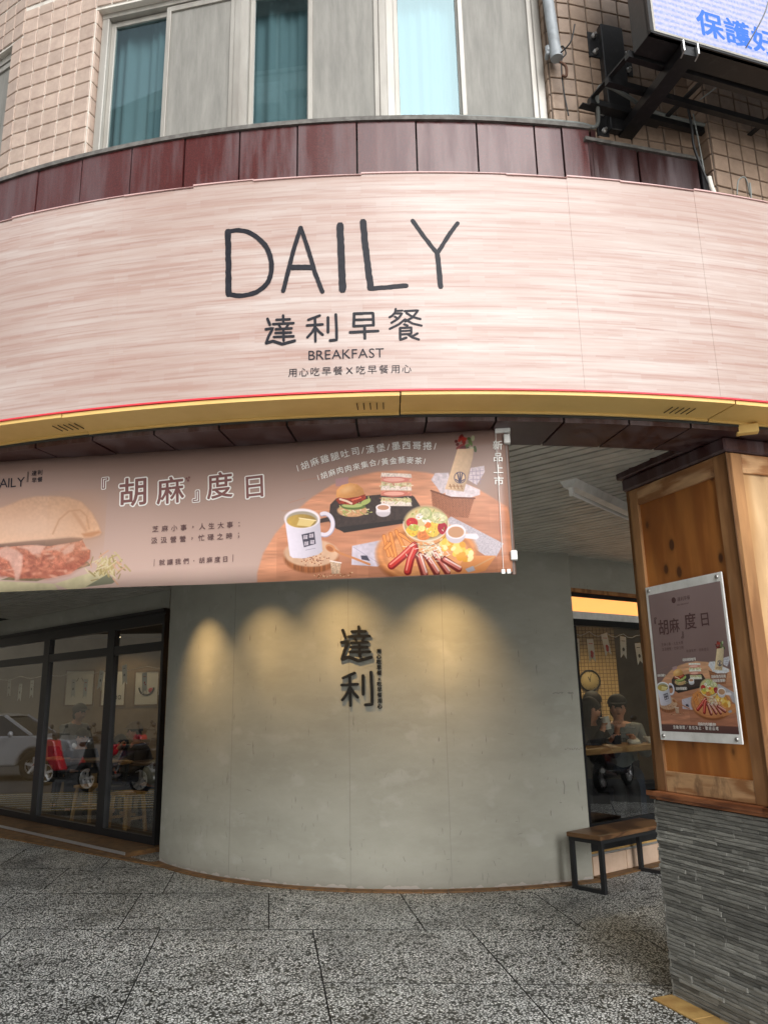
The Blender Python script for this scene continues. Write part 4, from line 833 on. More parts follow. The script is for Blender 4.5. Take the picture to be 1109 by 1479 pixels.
    C.line(P((205, 668), (245, 660)), .5, (120, 120, 140))
    C.line(P((300, 652), (345, 680), (400, 700), (466, 726)), 3.2, (196, 134, 84)); C.ell(*T(306, 660), 22*q, 15*q, (206, 146, 96), rot=.5); C.ell(*T(304, 662), 15*q, 9*q, (168, 106, 62), rot=.5)
    C.poly(P((305, 712), (350, 720), (344, 764), (312, 766)), (212, 190, 160), tex=tn(.8, .8, .7, 1.2, 44)); C.line(P((306, 712), (350, 720)), 1.6, (240, 240, 236))
    for i in range(40): x = r.uniform(232, 400); y = 775-(x-232)*.05+r.uniform(-8, 8); C.ell(*T(x, y), .9, .7, r.choice([(140, 90, 50), (230, 210, 170)]))
def paint_burger(C):
    r = random.Random(21); T = lambda x, y: (x/5.545, 670+y/5.545); P = lambda *a: [T(x, y) for x, y in a]
    for a in (((-260, 980), (0, 940), (440, 960), (470, 1010), (300, 1050), (0, 1060), (-260, 1060)), ((440, 960), (700, 880), (830, 850), (880, 890), (830, 940), (700, 990), (560, 1010))): C.poly(P(*a), (196, 196, 158), tex=tn(.08, .08, .92, 1.06, 3))
    C.poly(P((690, 985), (870, 880), (930, 940), (900, 960)), (120, 126, 104)); C.poly(P((20, 930), (300, 940), (740, 810), (700, 780), (500, 880), (100, 900)), (120, 120, 92), tex=tn(.3, .3, .85, 1.1, 5))
    for i in range(90): x = r.gauss(870, 60); y = r.gauss(800, 45)+(x-870)*.1; C.line(P((x, y), (x+r.uniform(-70, 50), y+r.uniform(10, 60))), r.uniform(1.2, 2.6), r.choice([(196, 190, 138), (176, 166, 112), (208, 204, 166), (150, 140, 92), (206, 170, 140)]), al=.9)
    C.poly(P((-260, 740), (-150, 650), (0, 650), (300, 630), (500, 605), (660, 590), (700, 680), (732, 690), (722, 760), (640, 830), (560, 880), (400, 915), (150, 920), (0, 890), (-200, 870)), (184, 120, 96), tex=tn(.28, .28, .74, 1.25, 7))
    C.poly(P((-200, 860), (0, 870), (200, 880), (420, 850), (600, 780), (720, 720), (722, 760), (640, 830), (560, 880), (400, 915), (150, 920), (0, 890)), (150, 84, 66), soft=5, al=.6)
    for i in range(110): x = r.uniform(-200, 700); y = r.uniform(680, 900)-(max(0, x-450)*.25); C.ell(*T(x, y), r.uniform(2, 7), r.uniform(1, 3.2), soft=.6, col=r.choice([(206, 140, 112), (156, 96, 78), (216, 160, 134), (136, 80, 66), (226, 188, 164)]), rot=r.uniform(-.6, .6), al=.6)
    C.poly(P((-200, 650), (0, 640), (200, 620), (640, 585), (680, 600), (640, 620), (400, 660), (250, 650), (0, 670)), (96, 76, 66))
    for a in (((0, 690), (60, 660), (140, 690), (190, 730), (180, 850), (160, 930), (130, 935), (120, 860), (80, 780), (0, 740)), ((150, 665), (300, 650), (370, 660), (330, 720), (270, 725), (230, 690)), ((500, 700), (560, 650), (605, 640), (590, 700), (520, 730)), ((380, 690), (470, 650), (560, 640), (480, 690))): C.poly(P(*a), (214, 180, 164), soft=1.6, tex=tn(.2, .2, .9, 1.08, 15), al=.85)
    bun = P((0, 640), (250, 612), (420, 600), (560, 585), (680, 595), (740, 588), (800, 570), (815, 550), (790, 480), (740, 390), (660, 305), (560, 270), (450, 260), (300, 262), (180, 285), (80, 330), (-60, 380), (-220, 430), (-320, 520), (-290, 620), (-150, 655))
    C.poly([(x_+.8, y_+1.6) for x_, y_ in bun], (150, 116, 92), soft=3, al=.5)
    C.poly(bun, (220, 188, 156), tex=tg(*T(300, 260), *T(340, 640), .90, 1.08, .09), soft=1.8)
    C.ell(*T(620, 470), 32, 30, (186, 146, 108), al=.55, soft=1.2); C.ell(*T(120, 430), 40, 22, (196, 156, 124), al=.5, soft=1.2)
    C.ell(*T(250, 520), 70, 20, (218, 194, 170), al=.7, soft=.9); C.line(P((430, 560), (480, 450), (560, 380), (650, 370), (700, 420), (720, 520)), 2.2, (176, 136, 100), al=.5, soft=2); C.line(P((600, 400), (640, 450), (690, 530)), 5, (188, 150, 116), al=.6, soft=3); C.poly(P((660, 560), (800, 535), (815, 552), (740, 585), (680, 585)), (190, 146, 108), soft=1.5)
def to_image(name, C):
    h_, w_ = C.A.shape[:2]; im = bpy.data.images.new(name, w_, h_); buf = np.ones((h_, w_, 4), np.float32); buf[..., :3] = np.clip(C.A, 0, 1)[::-1]
    im.pixels.foreach_set(buf.ravel()); im.pack(); return im
def img_mat(name, im, rough=.4, coat=0.):
    m = mat(name, (.5, .5, .5), rough=rough, coat=coat); t, p = nodes(m); n = N(t, 'ShaderNodeTexImage'); n.image = im; uv = N(t, 'ShaderNodeUVMap'); uv.uv_map = 'UVMap'; lk(t, uv.outputs[0], n.inputs[0]); lk(t, n.outputs[0], p.inputs['Base Color'])
    b = N(t, 'ShaderNodeBump', i_Strength=.25, i_Distance=.02); lk(t, tex_noise(t, pos(t), 1.6, 3, .5), b.inputs['Height']); lk(t, b.outputs[0], p.inputs['Normal']); return m
# ------------------------------------------------------------------ banner
HB=[[0.0046365433,0.00046772148,-0.35546832],[0.00016269927,-0.0037249474,5.7450756],[0.00016605837,0.0002832597,1]]
BU = Frame((-1.951, 3.802), (.9913, -.1316)); U0, U1, V0, V1 = -.36, 2.553, 2.056, 2.750
RES = .0016
us = np.arange(U0, U1, RES); vs_ = np.arange(V1, V0, -RES); UU, VV = np.meshgrid(us, vs_); Hi = np.linalg.inv(np.array(HB)); q = Hi[2, 0]*UU+Hi[2, 1]*VV+Hi[2, 2]
Cb = Canvas((Hi[0, 0]*UU+Hi[0, 1]*VV+Hi[0, 2])/q, (Hi[1, 0]*UU+Hi[1, 1]*VV+Hi[1, 2])/q)
X, Y = Cb.X, Cb.Y; gl = np.exp(-((X-260)/260)**2-((Y-800)/150)**2); t_ = np.clip((Y-640)/210, 0, 1)
for i, (a, b, c) in enumerate(((150, 196, 30), (130, 178, 34), (118, 166, 36))): Cb.A[..., i] = (a+(b-a)*np.clip(t_*.9+.25*gl, 0, 1)*np.clip(1.15-X/2400, .6, 1)+5*(vnoise(X+400, Y+400, .02, .02, 1)-.5))/255
paint_burger(Cb); paint_meal(Cb); Cb.A *= np.array([.93, .87, .865], np.float32)
bn = thing('promo_banner', 'long tan food banner with burger and set table hung below the signboard', 'banner', (0, 0, 0))
mb = MB(); NB = 60
def bend(u, v): return .005*math.sin(u*3.1+.5)+.003*math.sin(u*7.0+v*3)
vs = [BU.p(U0+(U1-U0)*i/NB, bend(i/NB*3, j/8), V0+(V1-V0)*j/8+.004*math.sin(i/NB*6)*(1 if j in (0,) else 0)) for i in range(NB+1) for j in range(9)]
mb.add(vs, [(i*9+j, (i+1)*9+j, (i+1)*9+j+1, i*9+j+1) for i in range(NB) for j in range(8)], sm=True)
ob = mb.obj('printed_sheet', img_mat('banner_print', to_image('banner_print', Cb), .42), bn)
setuv(ob.data, lambda c: (((c-BU.P).dot(BU.d)-U0)/(U1-U0), (c.z-V0)/(V1-V0)))
sol = ob.modifiers.new('thickness', 'SOLIDIFY'); sol.thickness = .003; sol.offset = -1
def bpt(x, y):
    w_ = HB[2][0]*x+HB[2][1]*y+1; return ((HB[0][0]*x+HB[0][1]*y+HB[0][2])/w_, (HB[1][0]*x+HB[1][1]*y+HB[1][2])/w_)
def bfn(u, v, d): return BU.p(u, .0060+d+bend((u-U0)/(U1-U0)*3, (v-V0)/(V1-V0)), v)
PXM = .00338
def bglyph(mb, ch, x, y, px, rot=0., bold=0., mi=0, d=0.):
    u, v = bpt(x, y); put_glyph(mb, ch, bfn, u, v, px*PXM, rot=R_(rot)+R_(-3), bold=bold, mi=mi, cjk=True, depth=d)
BZ = lambda x, y: (130+x/4.107, 660+y/4.107)
lay = [('『', 96, 172, 98), ('胡', 258, 210, 185), ('麻', 478, 200, 172), ('』', 630, 222, 98), ('度', 772, 172, 165), ('日', 980, 178, 150)]
for nm, mt, bd, dd in (('title_outline', 'white_text', .060, 0.), ('title_lettering', 'brown_text', .016, .0014)):
    for ch, x, y, px in lay: mb = MB(); bglyph(mb, ch, *BZ(x, y), px/4.107*1.03, bold=bd if px > 100 else bd*1.2, d=dd, rot=6); prop(mb.obj(nm, mt, bn), kind='stuff')
    if nm == 'title_lettering':
        mb = MB()
        for dx, dy in ((575, 128), (590, 122), (584, 140)): mb.lathe(bfn(*bpt(*BZ(dx, dy)), .001), [(.006, 0), (.006, .001)], 8, ax=(BU.d, Vector((0, 0, 1)), BU.n))
        prop(mb.obj('sesame_dots', mt, bn), kind='stuff')
mb = MB()
for txt, x0, y0, x1, y1, px in (('芝麻小事，人生大事：', 390, 428, 888, 400, 36), ('汲汲營營，忙碌之時；', 384, 496, 884, 466, 36), ('就讓我們．胡麻度日', 430, 626, 804, 606, 33)):
    n = len(txt)
    for i, ch in enumerate(txt): t_ = i/(n-1); bglyph(mb, ch, *BZ(x0+(x1-x0)*t_, y0+(y1-y0)*t_), px/4.107*1.14, rot=6, bold=.010)
for x in (384, 850): u, v = bpt(*BZ(x, 628 if x < 500 else 600)); mb.box(bfn(u, v, .0005), (.002, .001, .035), ax=BU.ax)
prop(mb.obj('small_lettering', 'dark_text', bn), kind='stuff')
A4 = lambda x, y: (370+x/2.8436, 560+y/2.8436); mb = MB()
def run(mb, txt, pts, px):
    n = len(txt); L = [0]
    for a, b in zip(pts, pts[1:]): L.append(L[-1]+math.hypot(b[0]-a[0], b[1]-a[1]))
    ws = [.45 if c in '\\/' else 1. for c in txt]; tot = sum(ws)-ws[0]/2-ws[-1]/2; acc = 0
    for i, ch in enumerate(txt):
        if i: acc += (ws[i-1]+ws[i])/2
        d = L[-1]*acc/tot; k = max(j for j in range(len(L)-1) if L[j] <= d+1e-6); t_ = (d-L[k])/(L[k+1]-L[k]); x = pts[k][0]+(pts[k+1][0]-pts[k][0])*t_; y = pts[k][1]+(pts[k+1][1]-pts[k][1])*t_
        an = math.degrees(math.atan2(-(pts[k+1][1]-pts[k][1]), pts[k+1][0]-pts[k][0]))
        bglyph(mb, ch, *A4(x, y), px/2.8436, rot=an+3 if ch not in '\\/' else 2, bold=.006)
run(mb, '\\胡麻雞腿吐司/漢堡/墨西哥捲/', [(172, 332), (250, 303), (400, 265), (600, 240), (735, 243)], 37)
run(mb, '\\胡麻肉肉來集合/黃金蕎麥茶/', [(256, 370), (340, 342), (480, 312), (600, 300), (692, 305)], 31)
for i, ch in enumerate('新品上市'): bglyph(mb, ch, *A4(991+i*1.5, 237+i*49), 40/2.8436, bold=.012)
prop(mb.obj('white_lettering', 'white_text', bn), kind='stuff')
Z4 = lambda x, y: (x/5.545, 670+y/5.545); mb = MB()
for ch, x in zip('DAILY', (-18, 42, 85, 122, 182)):
    u, v = bpt(*Z4(x, 128-x*.06)); put_glyph(mb, ch, bfn, u, v-.02+.0, .072, cjk=False, bold=-.02, rot=R_(3))
for x in (240, 232): u, v = bpt(*Z4(x, 108)); mb.box(bfn(u, v, .0005), (.0018, .001, .055), ax=BU.ax)
for ch, x, y in (('達', 287, 80), ('利', 333, 74), ('早', 287, 136), ('餐', 333, 130)): bglyph(mb, ch, *Z4(x, y), 8.6, rot=4, bold=.01)
prop(mb.obj('logo_lettering', 'ink_soft', bn), kind='stuff')
# banner post, clips and bracket
pu = 2.556; mb = MB(); mb.tube([BU.p(pu, -.02, 2.79), BU.p(pu, -.02, 2.045)], .013, 12); mb.obj('banner_pole', 'pole', bn)
for v, w_ in ((2.69, .030), (2.13, .03)): mb = MB(); mb.box(BU.p(pu+.006, -.005, v), (w_, .045, .045), ax=BU.ax, bev=.004); mb.obj('banner_clip', 'white_metal', bn)
for u in (2.50, 2.525): mb = MB(); mb.box(BU.p(u+.01, .006, 2.058), (.016, .006, .02), ax=BU.ax); mb.obj('banner_clip', 'white_metal', bn)
mb = MB(); mb.box(BU.p(pu-.012, -.01, 2.772), (.085, .05, .012), ax=BU.ax); mb.box(BU.p(pu-.012, -.01, 2.745), (.072, .045, .044), ax=BU.ax, bev=.004); mb.obj('pole_bracket', 'white_metal', bn)
mb = MB(); mb.box(BU.p(pu-.045, .008, 2.40), (.002, .002, .66), ax=BU.ax); mb.obj('seam_line', 'white_text', bn)

# ------------------------------------------------------------------ letters standing on the curved wall
wl = thing('wall_lettering', 'raised black Chinese shop name on the curved plaster wall', 'lettering', (0, 0, 0))
def cell(k): P = [p for _, ps in GLYPH[k] for p in ps]; xs = [p[0] for p in P]; ys = [p[1] for p in P]; return min(xs), max(xs), min(ys), max(ys)
for k, (zc, hh) in (('da', (1.985, .345)), ('li', (1.60, .325))):
    x0, x1, y0, y1 = cell(k); kx = .268/(x1-x0); ky = hh*.86/(y1-y0); mb = MB()
    f = lambda x, y, d: cp(-12.1+math.degrees(x/WR), WR+d, zc+y, WC)
    for w_, pts in GLYPH[k]: stroke(mb, f, [((x-(x0+x1)/2)*kx, (y-(y0+y1)/2)*ky) for x, y in pts], w_*kx*1.12, .012, .026, rough=.02)
    mb.obj('raised_character', 'black_letter', wl)
    mb = MB()
    for w_, pts in GLYPH[k][:6]: p = pts[0]; q = f((p[0]-(x0+x1)/2)*kx, (p[1]-(y0+y1)/2)*ky, .006); mb.box(q, (.01, .012, .01), rz=R_(-12))
    mb.obj('standoff', 'black_letter', wl)
for i, ch in enumerate('用心吃早餐x吃早餐用心'):
    mb = MB(); f = lambda x, y, d: cp(-8.7+math.degrees(x/WR), WR+d, y, WC)
    for d in (.004, .008, .012): put_glyph(mb, ch, f, 0, 1.915-i*.0465, .043, bold=.029, depth=d, cjk=ch != 'x')
    mb.obj('small_character', 'black_letter', wl)
# ------------------------------------------------------------------ pillar: ledger stone base, wooden casing, maroon capital
P0 = Vector((1.43, 4.40, 0)); dP = Vector((.343, -.939, 0)).normalized(); PW = .795
A = Frame(P0, dP)
if A.n.x > 0: A = Frame(P0, dP, -1)
B = Frame(P0+dP*PW, Vector((.939, .343, 0)))                          # face turned to the right of the picture
pl = thing('arcade_pillar', 'square arcade pillar clad in knotty wood above grey stone strips', 'pillar', (0, 0, 0))
mb = MB(); mb.box(P0+dP*PW/2-A.n*PW/2+Vector((0, 0, 1.38)), (PW-.08, PW-.08, 2.70), ax=A.ax); mb.obj('pillar_core', 'stone_back', pl)
SB = -.012                                                            # the stone sits 12 mm outside the wood casing line
def stones(F, L, sname, as_parts, seed):
    r = random.Random(seed); z = .003; row = 0; S = MB(); tones = []
    mb = MB(); F.box(mb, -.0, L, -.05, .0, 0, .955); mb.obj('stone_backing', 'stone_back', pl)
    rows = []
    while z < .955:
        hgt = min(r.choice((.013, .016, .019, .022, .017)), .957-z)
        if hgt < .008: break
        s = -.010
        while s < L:
            ln = r.choice((.07, .10, .13, .16, .20, .26, .30))
            e = min(L+.008, s+ln)
            if L+.008-e < .04: e = L+.008
            d = r.choice((.004, .006, .008, .010, .013)); rows.append((s+.0008, e-.0008, d, z+.0007, z+hgt-.0007)); s = e
        z += hgt
    order = sorted(range(len(rows)), key=lambda k: -(rows[k][1]-rows[k][0])*(2 if rows[k][0] < .45 else 1)); keep = set(order[:290]) if as_parts else set()
    for k, (a, b, d, z0, z1) in enumerate(rows):
        t_ = MB(); tone = r.random(); n = max(2, int((b-a)/.035)); dd = [d+r.uniform(-.002, .0025) for _ in range(n+1)]; zz = [r.uniform(-.0012, .0012) for _ in range(n+1)]
        vs = []
        for i in range(n+1):
            s = a+(b-a)*i/n; vs += [F.p(s, 0, z0), F.p(s, dd[i]-.003, z0+zz[i]*.3), F.p(s, dd[i], z0+.003+zz[i]*.4), F.p(s, dd[i]-.001, z1-.003+zz[i]*.4), F.p(s, dd[i]-.004, z1), F.p(s, 0, z1)]
        fs = [(6*i+q, 6*i+(q+1) % 6, 6*i+6+(q+1) % 6, 6*i+6+q) for i in range(n) for q in range(6)]+[(0, 5, 4, 3, 2, 1), tuple(6*n+q for q in range(6))]
        if k in keep:
            t_.add(vs, fs); o = t_.obj('stone_strip', 'stone', pl); at = o.data.attributes.new('tone', 'FLOAT', 'POINT'); at.data.foreach_set('value', [tone]*len(vs))
        else: S.add(vs, fs); tones += [tone]*len(vs)
    if S.v: o = S.obj('stone_strips', 'stone', pl); prop(o, kind='stuff'); at = o.data.attributes.new('tone', 'FLOAT', 'POINT'); at.data.foreach_set('value', tones)
stones(A, PW, 'a', True, 1); stones(B, PW, 'b', False, 2)
BK = Frame(P0, -A.n); BK = BK if BK.n.dot(dP) < 0 else Frame(P0, -A.n, -1); stones(BK, PW, 'c', False, 3)
for F, L in ((A, PW), (B, PW), (BK, PW)):                              # ledge moulding
    mb = MB(); F.box(mb, -.035, L+.035, -.03, .035, .972, 1.0, bev=.004); F.box(mb, -.022, L+.022, -.03, .022, .957, .972); mb.obj('ledge_board', 'ledge_wood', pl)
def casing(F, L, ply='ply'):
    for s0, s1, z0, z1, m_ in ((0, .095, 1.0, 2.665, 'board'), (L-.095, L, 1.0, 2.665, 'board'), (.096, L-.096, 1.001, 1.105, 'board_pale'), (.096, L-.096, 2.565, 2.665, 'board_pale')):
        mb = MB(); F.box(mb, s0, s1, -.03, 0 if s1-s0 < .2 else -.002, z0, z1, bev=.003); mb.obj('casing_board', m_, pl)
    mb = MB(); F.box(mb, .09, L-.09, -.04, -.017, 1.10, 2.57); mb.obj('plywood_panel', ply, pl)
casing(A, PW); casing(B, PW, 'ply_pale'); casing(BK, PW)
mb = MB(); c0 = P0+dP*PW/2-A.n*PW/2
mb.box(c0+Vector((0, 0, 2.705)), (PW+.03, PW+.03, .075), ax=A.ax, bev=.01); mb.box(c0+Vector((0, 0, 2.85)), (PW+.07, PW+.07, .215), ax=A.ax, bev=.006); mb.obj('capital', 'granite_dark', pl)
for s in (.25, .55): mb = MB(); A.box(mb, s, s+.004, .033, .0355, 2.75, 2.95); mb.obj('capital_joint', 'grout_dark', pl)
# floor strip beside the pillar
es = thing('edging_strip', 'ochre tile edging on the floor beside the stone pillar', 'edging', (0, 0, 0))
for k in range(4): mb = MB(); A.box(mb, -.02+.3*k, -.02+.3*k+.297, .0, .125, 0, .010, bev=.002); mb.obj('edge_tile', 'edge_tile_pale', es)
# poster on the pillar
S0, S1, Z0, Z1 = .105, .680, 1.265, 2.082
ps = thing('menu_poster', 'framed mauve food poster screwed to the wooden pillar', 'poster', A.p((S0+S1)/2, 0, Z0))
us = np.arange(S0+.02, S1-.012, .0013); vs_ = np.arange(Z1-.045, Z0+.045, -.0013); SS, ZZ = np.meshgrid(us, vs_)
Cp = Canvas(445+(SS-.182)*525, 775-(ZZ-1.496)*581); n1 = vnoise(SS*100, ZZ*100, .05, .02, 5)
for i, (a, b) in enumerate(((150, 96), (124, 70), (122, 66))): Cp.A[..., i] = (a+(b-a)*np.clip((2.04-ZZ)/.85, 0, 1)+10*(n1-.5))/255
paint_meal(Cp)
tt = np.clip((1.62-ZZ)/.35, 0, 1)[..., None]; Cp.A *= 1-.32*tt*np.array([.6, 1, 1]); Cp.A[..., 0] *= .96; Cp.A *= 1.05
mb = MB(); A.box(mb, S0, S1, .006, .014, Z0, Z1, bev=.001); local(mb.obj('backing_board', 'white_metal', ps))
mb = MB(); a, b, c, d = us[0], us[-1], vs_[-1], vs_[0]; mb.add([A.p(a, .0148, c), A.p(b, .0148, c), A.p(b, .0148, d), A.p(a, .0148, d)], [(0, 1, 2, 3)])
o = mb.obj('printed_sheet', img_mat('poster_print', to_image('poster_print', Cp), .3, .3), ps, fix=False); setuv(o.data, lambda q: (((q-A.P).dot(A.d)-a)/(b-a), (q.z-c)/(d-c))); local(o)
pf = lambda x, y, dd: A.p(x, .0152+dd, y); mb = MB(); tx = MB()
for ch, s, z, e in (('『', .165, 1.895, .05), ('胡', .222, 1.86, .088), ('麻', .308, 1.862, .080), ('』', .362, 1.815, .05), ('度', .43, 1.873, .088), ('日', .535, 1.873, .075)): put_glyph(tx, ch, pf, s, z-.01, e, bold=.012)
for row, z in ((('芝麻小事，人生大事'), 1.76), (('汲汲營營，忙碌之時'), 1.735)):
    for i, ch in enumerate(row): put_glyph(tx, ch, pf, .20+i*.019, z, .018)
for i, ch in enumerate('就讓我們．胡麻度日'): put_glyph(tx, ch, pf, .385+i*.018, 1.715, .016)
for i, ch in enumerate('達利早餐'): put_glyph(tx, ch, pf, .365+i*.024, 1.985, .024)
tx.lathe(pf(.325, 1.985, 0), [(.016, 0), (.016, .0006)], 14, ax=(A.d, Vector((0, 0, 1)), A.n)); put_text(tx, 'DAILY BREAKFAST', pf, .39, 1.957, .011)
local(prop(tx.obj('dark_lettering', 'dark_text', ps), kind='stuff'))
for txt, s, z, e in (('胡麻雞腿吐司$79', .35, 1.672, .017), ('胡麻墨西哥捲', .54, 1.58, .017), ('胡麻墨西哥$99', .545, 1.56, .017), ('胡麻漢堡$75', .14, 1.60, .015), ('胡麻雞腿堡$85', .275, 1.528, .017), ('胡麻肉肉來集合$199', .41, 1.352, .018), ('芝麻小事／人生大事', .25, 1.288, .0)):
    for i, ch in enumerate(txt):
        if e: put_glyph(mb, ch, pf, s+i*e*(.95 if ord(ch) > 999 else .62)-(0 if ord(ch) > 999 else -e*.1*i*0), z, e, cjk=ord(ch) > 999, bold=.01)
mb2 = MB()
for i, ch in enumerate('活動期間／售完為止．歡迎品嚐'): put_glyph(mb2, ch, pf, .225+i*.0235, Z0+.068, .019, bold=.01)
local(prop(mb2.obj('footer_lettering', 'white_text', ps), kind='stuff')); local(prop(mb.obj('white_lettering', 'white_text', ps), kind='stuff'))
for s, z in ((S0+.03, Z1-.022), (S1-.03, Z1-.022), (S0+.03, Z0+.022), (S1-.03, Z0+.022)):
    mb = MB(); mb.lathe(A.p(s, .0, z), [(.011, 0), (.011, .018), (.009, .022)], 14, ax=(A.d, Vector((0, 0, 1)), A.n)); local(mb.obj('standoff_screw', 'bolt', ps))
# ------------------------------------------------------------------ strip light on the arcade ceiling
ft = thing('strip_light', 'unlit white fluorescent batten on the slatted arcade ceiling', 'ceiling light', (1.15, 4.55, 2.78))
T = Frame((1.12, 4.50), (.615, .79)); mb = MB(); pr_ = [(-.055, 0), (.055, 0), (.03, -.045), (-.03, -.045)]
def prof(mb, poly, s0, s1, z): vs = [T.p(s, x, z+y) for s in (s0, s1) for x, y in poly]; n = len(poly); mb.add(vs, [tuple(range(n)), tuple(range(n, 2*n))[::-1]]+[(i, (i+1) % n, n+(i+1) % n, n+i) for i in range(n)])
prof(mb, pr_, 0, 1.26, 2.779); local(mb.obj('batten_body', 'white_metal', ft))
for s in (.03, 1.21): mb = MB(); T.box(mb, s, s+.02, -.014, .014, 2.685, 2.735); local(mb.obj('lamp_holder', 'white_metal', ft))
mb = MB(); mb.tube([T.p(.05, 0, 2.70), T.p(1.21, 0, 2.70)], .013, 12); local(mb.obj('lamp_tube', 'tube_off', ft))
# wall washing spots over the curved wall (they stand behind the banner seen from the street)
SP = [(-41.0, .55, 2.18), (-27.2, .60, 2.22), (-14.5, .62, 2.25), (1.2, .62, 2.2)]
for i, (a, off, zt) in enumerate(SP):
    c = cp(a, WR+off+.12, 2.70, WC); tg_ = cp(a, WR, zt-.42, WC)
    sp = thing('spot_lamp', ['leftmost black ceiling spot, over the wall edge beside the left window', 'black ceiling spot second from the left over the curved wall', 'black ceiling spot directly above the raised black shop name', 'rightmost black ceiling spot washing the plain part of the curved wall'][i], 'spotlight', c, 0, 'spots washing the curved wall')
    d = (tg_-c).normalized(); X = d.cross(Vector((0, 0, 1))).normalized(); Yv = X.cross(d); mb = MB()
    mb.lathe((0, 0, -.01), [(.02, -.05), (.036, -.04), (.038, .06), (.034, .06)], 14, ax=(X, Yv, d)); mb.tube([(0, 0, -.01), (0, 0, .082)], .008, 8); mb.obj('lamp_body', 'black_metal', sp)
    mb = MB(); mb.lathe((0, 0, -.01), [(.030, .05), (.001, .052)], 14, ax=(X, Yv, d)); mb.obj('lamp_lens', 'lamp', sp)
    ld = bpy.data.lights.new('spot', 'SPOT'); ld.energy = (46, 30, 36, 48)[i]; ld.color = (1., .64, .28); ld.spot_size = R_((60, 66, 80, 72)[i]); ld.spot_blend = 1.; ld.shadow_soft_size = .03
    lo = bpy.data.objects.new('lamp_light', ld); COL.objects.link(lo); lo.parent = sp; lo.location = d*.07; lo.rotation_euler = (-d).to_track_quat('Z', 'Y').to_euler()
# ------------------------------------------------------------------ bench
be = thing('bench', 'low wooden bench on black steel loop legs by the right window', 'bench', (1.449, 6.739, 0))
Bf = Frame((1.449, 6.739), (.775, .632)); sz_ = .392
mb = MB(); Bf.box(mb, -.015, 1.02, -.01, .325, sz_, sz_+.035, bev=.004); local(mb.obj('seat', 'bench_wood', be))
for s in (0, .93):
    mb = MB(); Bf.box(mb, s, s+.035, 0, .315, 0, .03); Bf.box(mb, s, s+.035, 0, .315, sz_-.03, sz_-.001); Bf.box(mb, s+.0005, s+.0345, 0, .035, .03, sz_-.03); Bf.box(mb, s+.0005, s+.0345, .28, .315, .03, sz_-.03); local(mb.obj('leg_frame', 'black_metal', be))
mb = MB(); Bf.box(mb, .036, .93, .01, .035, sz_-.03, sz_-.002); Bf.box(mb, .036, .93, .28, .305, sz_-.03, sz_-.002); local(mb.obj('seat_rail', 'black_metal', be))
# ------------------------------------------------------------------ LED billboard on its black steel rack
ld_ = thing('led_billboard', 'lit LED billboard with blue Chinese characters on a black steel rack', 'billboard', (1.4, 3.6, 4.5))
ZB = 4.56
L0 = Vector((1.315, 3.025, 0)); L1 = Vector((1.98, 3.245, 0)); dL = (L1-L0).normalized(); LF = Frame(L0, dL)
LD, LW, LZ = .13, 2.2, 4.565
mb = MB(); LF.box(mb, 0, LW, -LD, -.004, LZ, LZ+1.2); 
for a0, a1, z0, z1 in ((0, LW, LZ, LZ+.012), (0, .018, LZ, LZ+1.2)): LF.box(mb, a0, a1, -.02, .004, z0, z1)
local(mb.obj('cabinet', 'black_steel', ld_))
mb = MB(); LF.box(mb, .018, LW, .001, .006, LZ+.012, LZ+.024); LF.box(mb, .018, .030, .001, .006, LZ+.024, LZ+1.19); local(mb.obj('screen_trim', 'alu', ld_))
mb = MB(); q = [LF.p(.030, .003, LZ+.024), LF.p(LW, .003, LZ+.024), LF.p(LW, .003, LZ+1.2), LF.p(.030, .003, LZ+1.2)]; mb.add(q, [(0, 1, 2, 3)])
o = mb.obj('screen_face', 'led', ld_, fix=False); setuv(o.data, lambda v: ((v-LF.P).dot(LF.d)*1., v.z-LZ)); local(o)
lf = lambda x, y, d: LF.p(x, .0045+d, y); mb = MB()
for i, ch in enumerate('保護好'): put_glyph(mb, ch, lf, .365+i*.168, LZ+.150-i*.002, .165, bold=.028)
local(mb.obj('screen_lettering', 'led_blue', ld_))
mb = MB(); w_ = [(.40, 0.280), (.47, 0.300), (.54, 0.330), (.60, 0.355), (.66, 0.405), (.74, 0.395), (.80, 0.435), (.9, 0.425), (.9, 0.280), (.7, 0.270), (.55, 0.270)]; mb.add([lf(x, y, 0) for x, y in w_], [tuple(range(len(w_)))]); local(mb.obj('screen_shape', 'led_red', ld_))
mb = MB(); w_ = [(.50, 0.330), (.56, 0.350), (.62, 0.385), (.66, 0.420), (.72, 0.425), (.76, 0.475), (.9, 0.485), (.9, 0.375), (.8, 0.395), (.7, 0.345), (.6, 0.335)]; mb.add([lf(x, y, -.0006) for x, y in w_], [tuple(range(len(w_)))]); local(mb.obj('screen_shape', 'led_pink', ld_))
pb = FB.p(.225, .0, 0)                                                 # wall post and outrigger beam
wp = lambda s, o_, z: FB.p(s, o_, z)
mb = MB(); FB.box(mb, .165, .305, .0, .05, 4.50, 5.20, bev=.004); local(mb.obj('wall_post', 'black_steel', ld_))
for s, z in ((.135, 5.08), (.335, 5.00), (.14, 4.56)):
    mb = MB(); FB.box(mb, s-.035, s+.035, .0, .014, z-.085, z+.085, bev=.003); pt = local(mb.obj('mounting_plate', 'black_steel', ld_))
    for e in (-.055, .055): mb = MB(); mb.lathe(wp(s, .014, z+e), [(.016, 0), (.016, .012), (.008, .013), (.008, .028)], 6, ax=(FB.d, Vector((0, 0, 1)), FB.n)); mb.obj('bolt', 'bolt', pt)
b0 = Vector((1.345, 3.76, 4.515)); b1 = Vector((1.525, 3.10, 4.530)); dn = (b1-b0).normalized()
mb = MB(); mb.bar(b0, b1, .085, .055); local(mb.obj('outrigger_beam', 'black_steel', ld_))
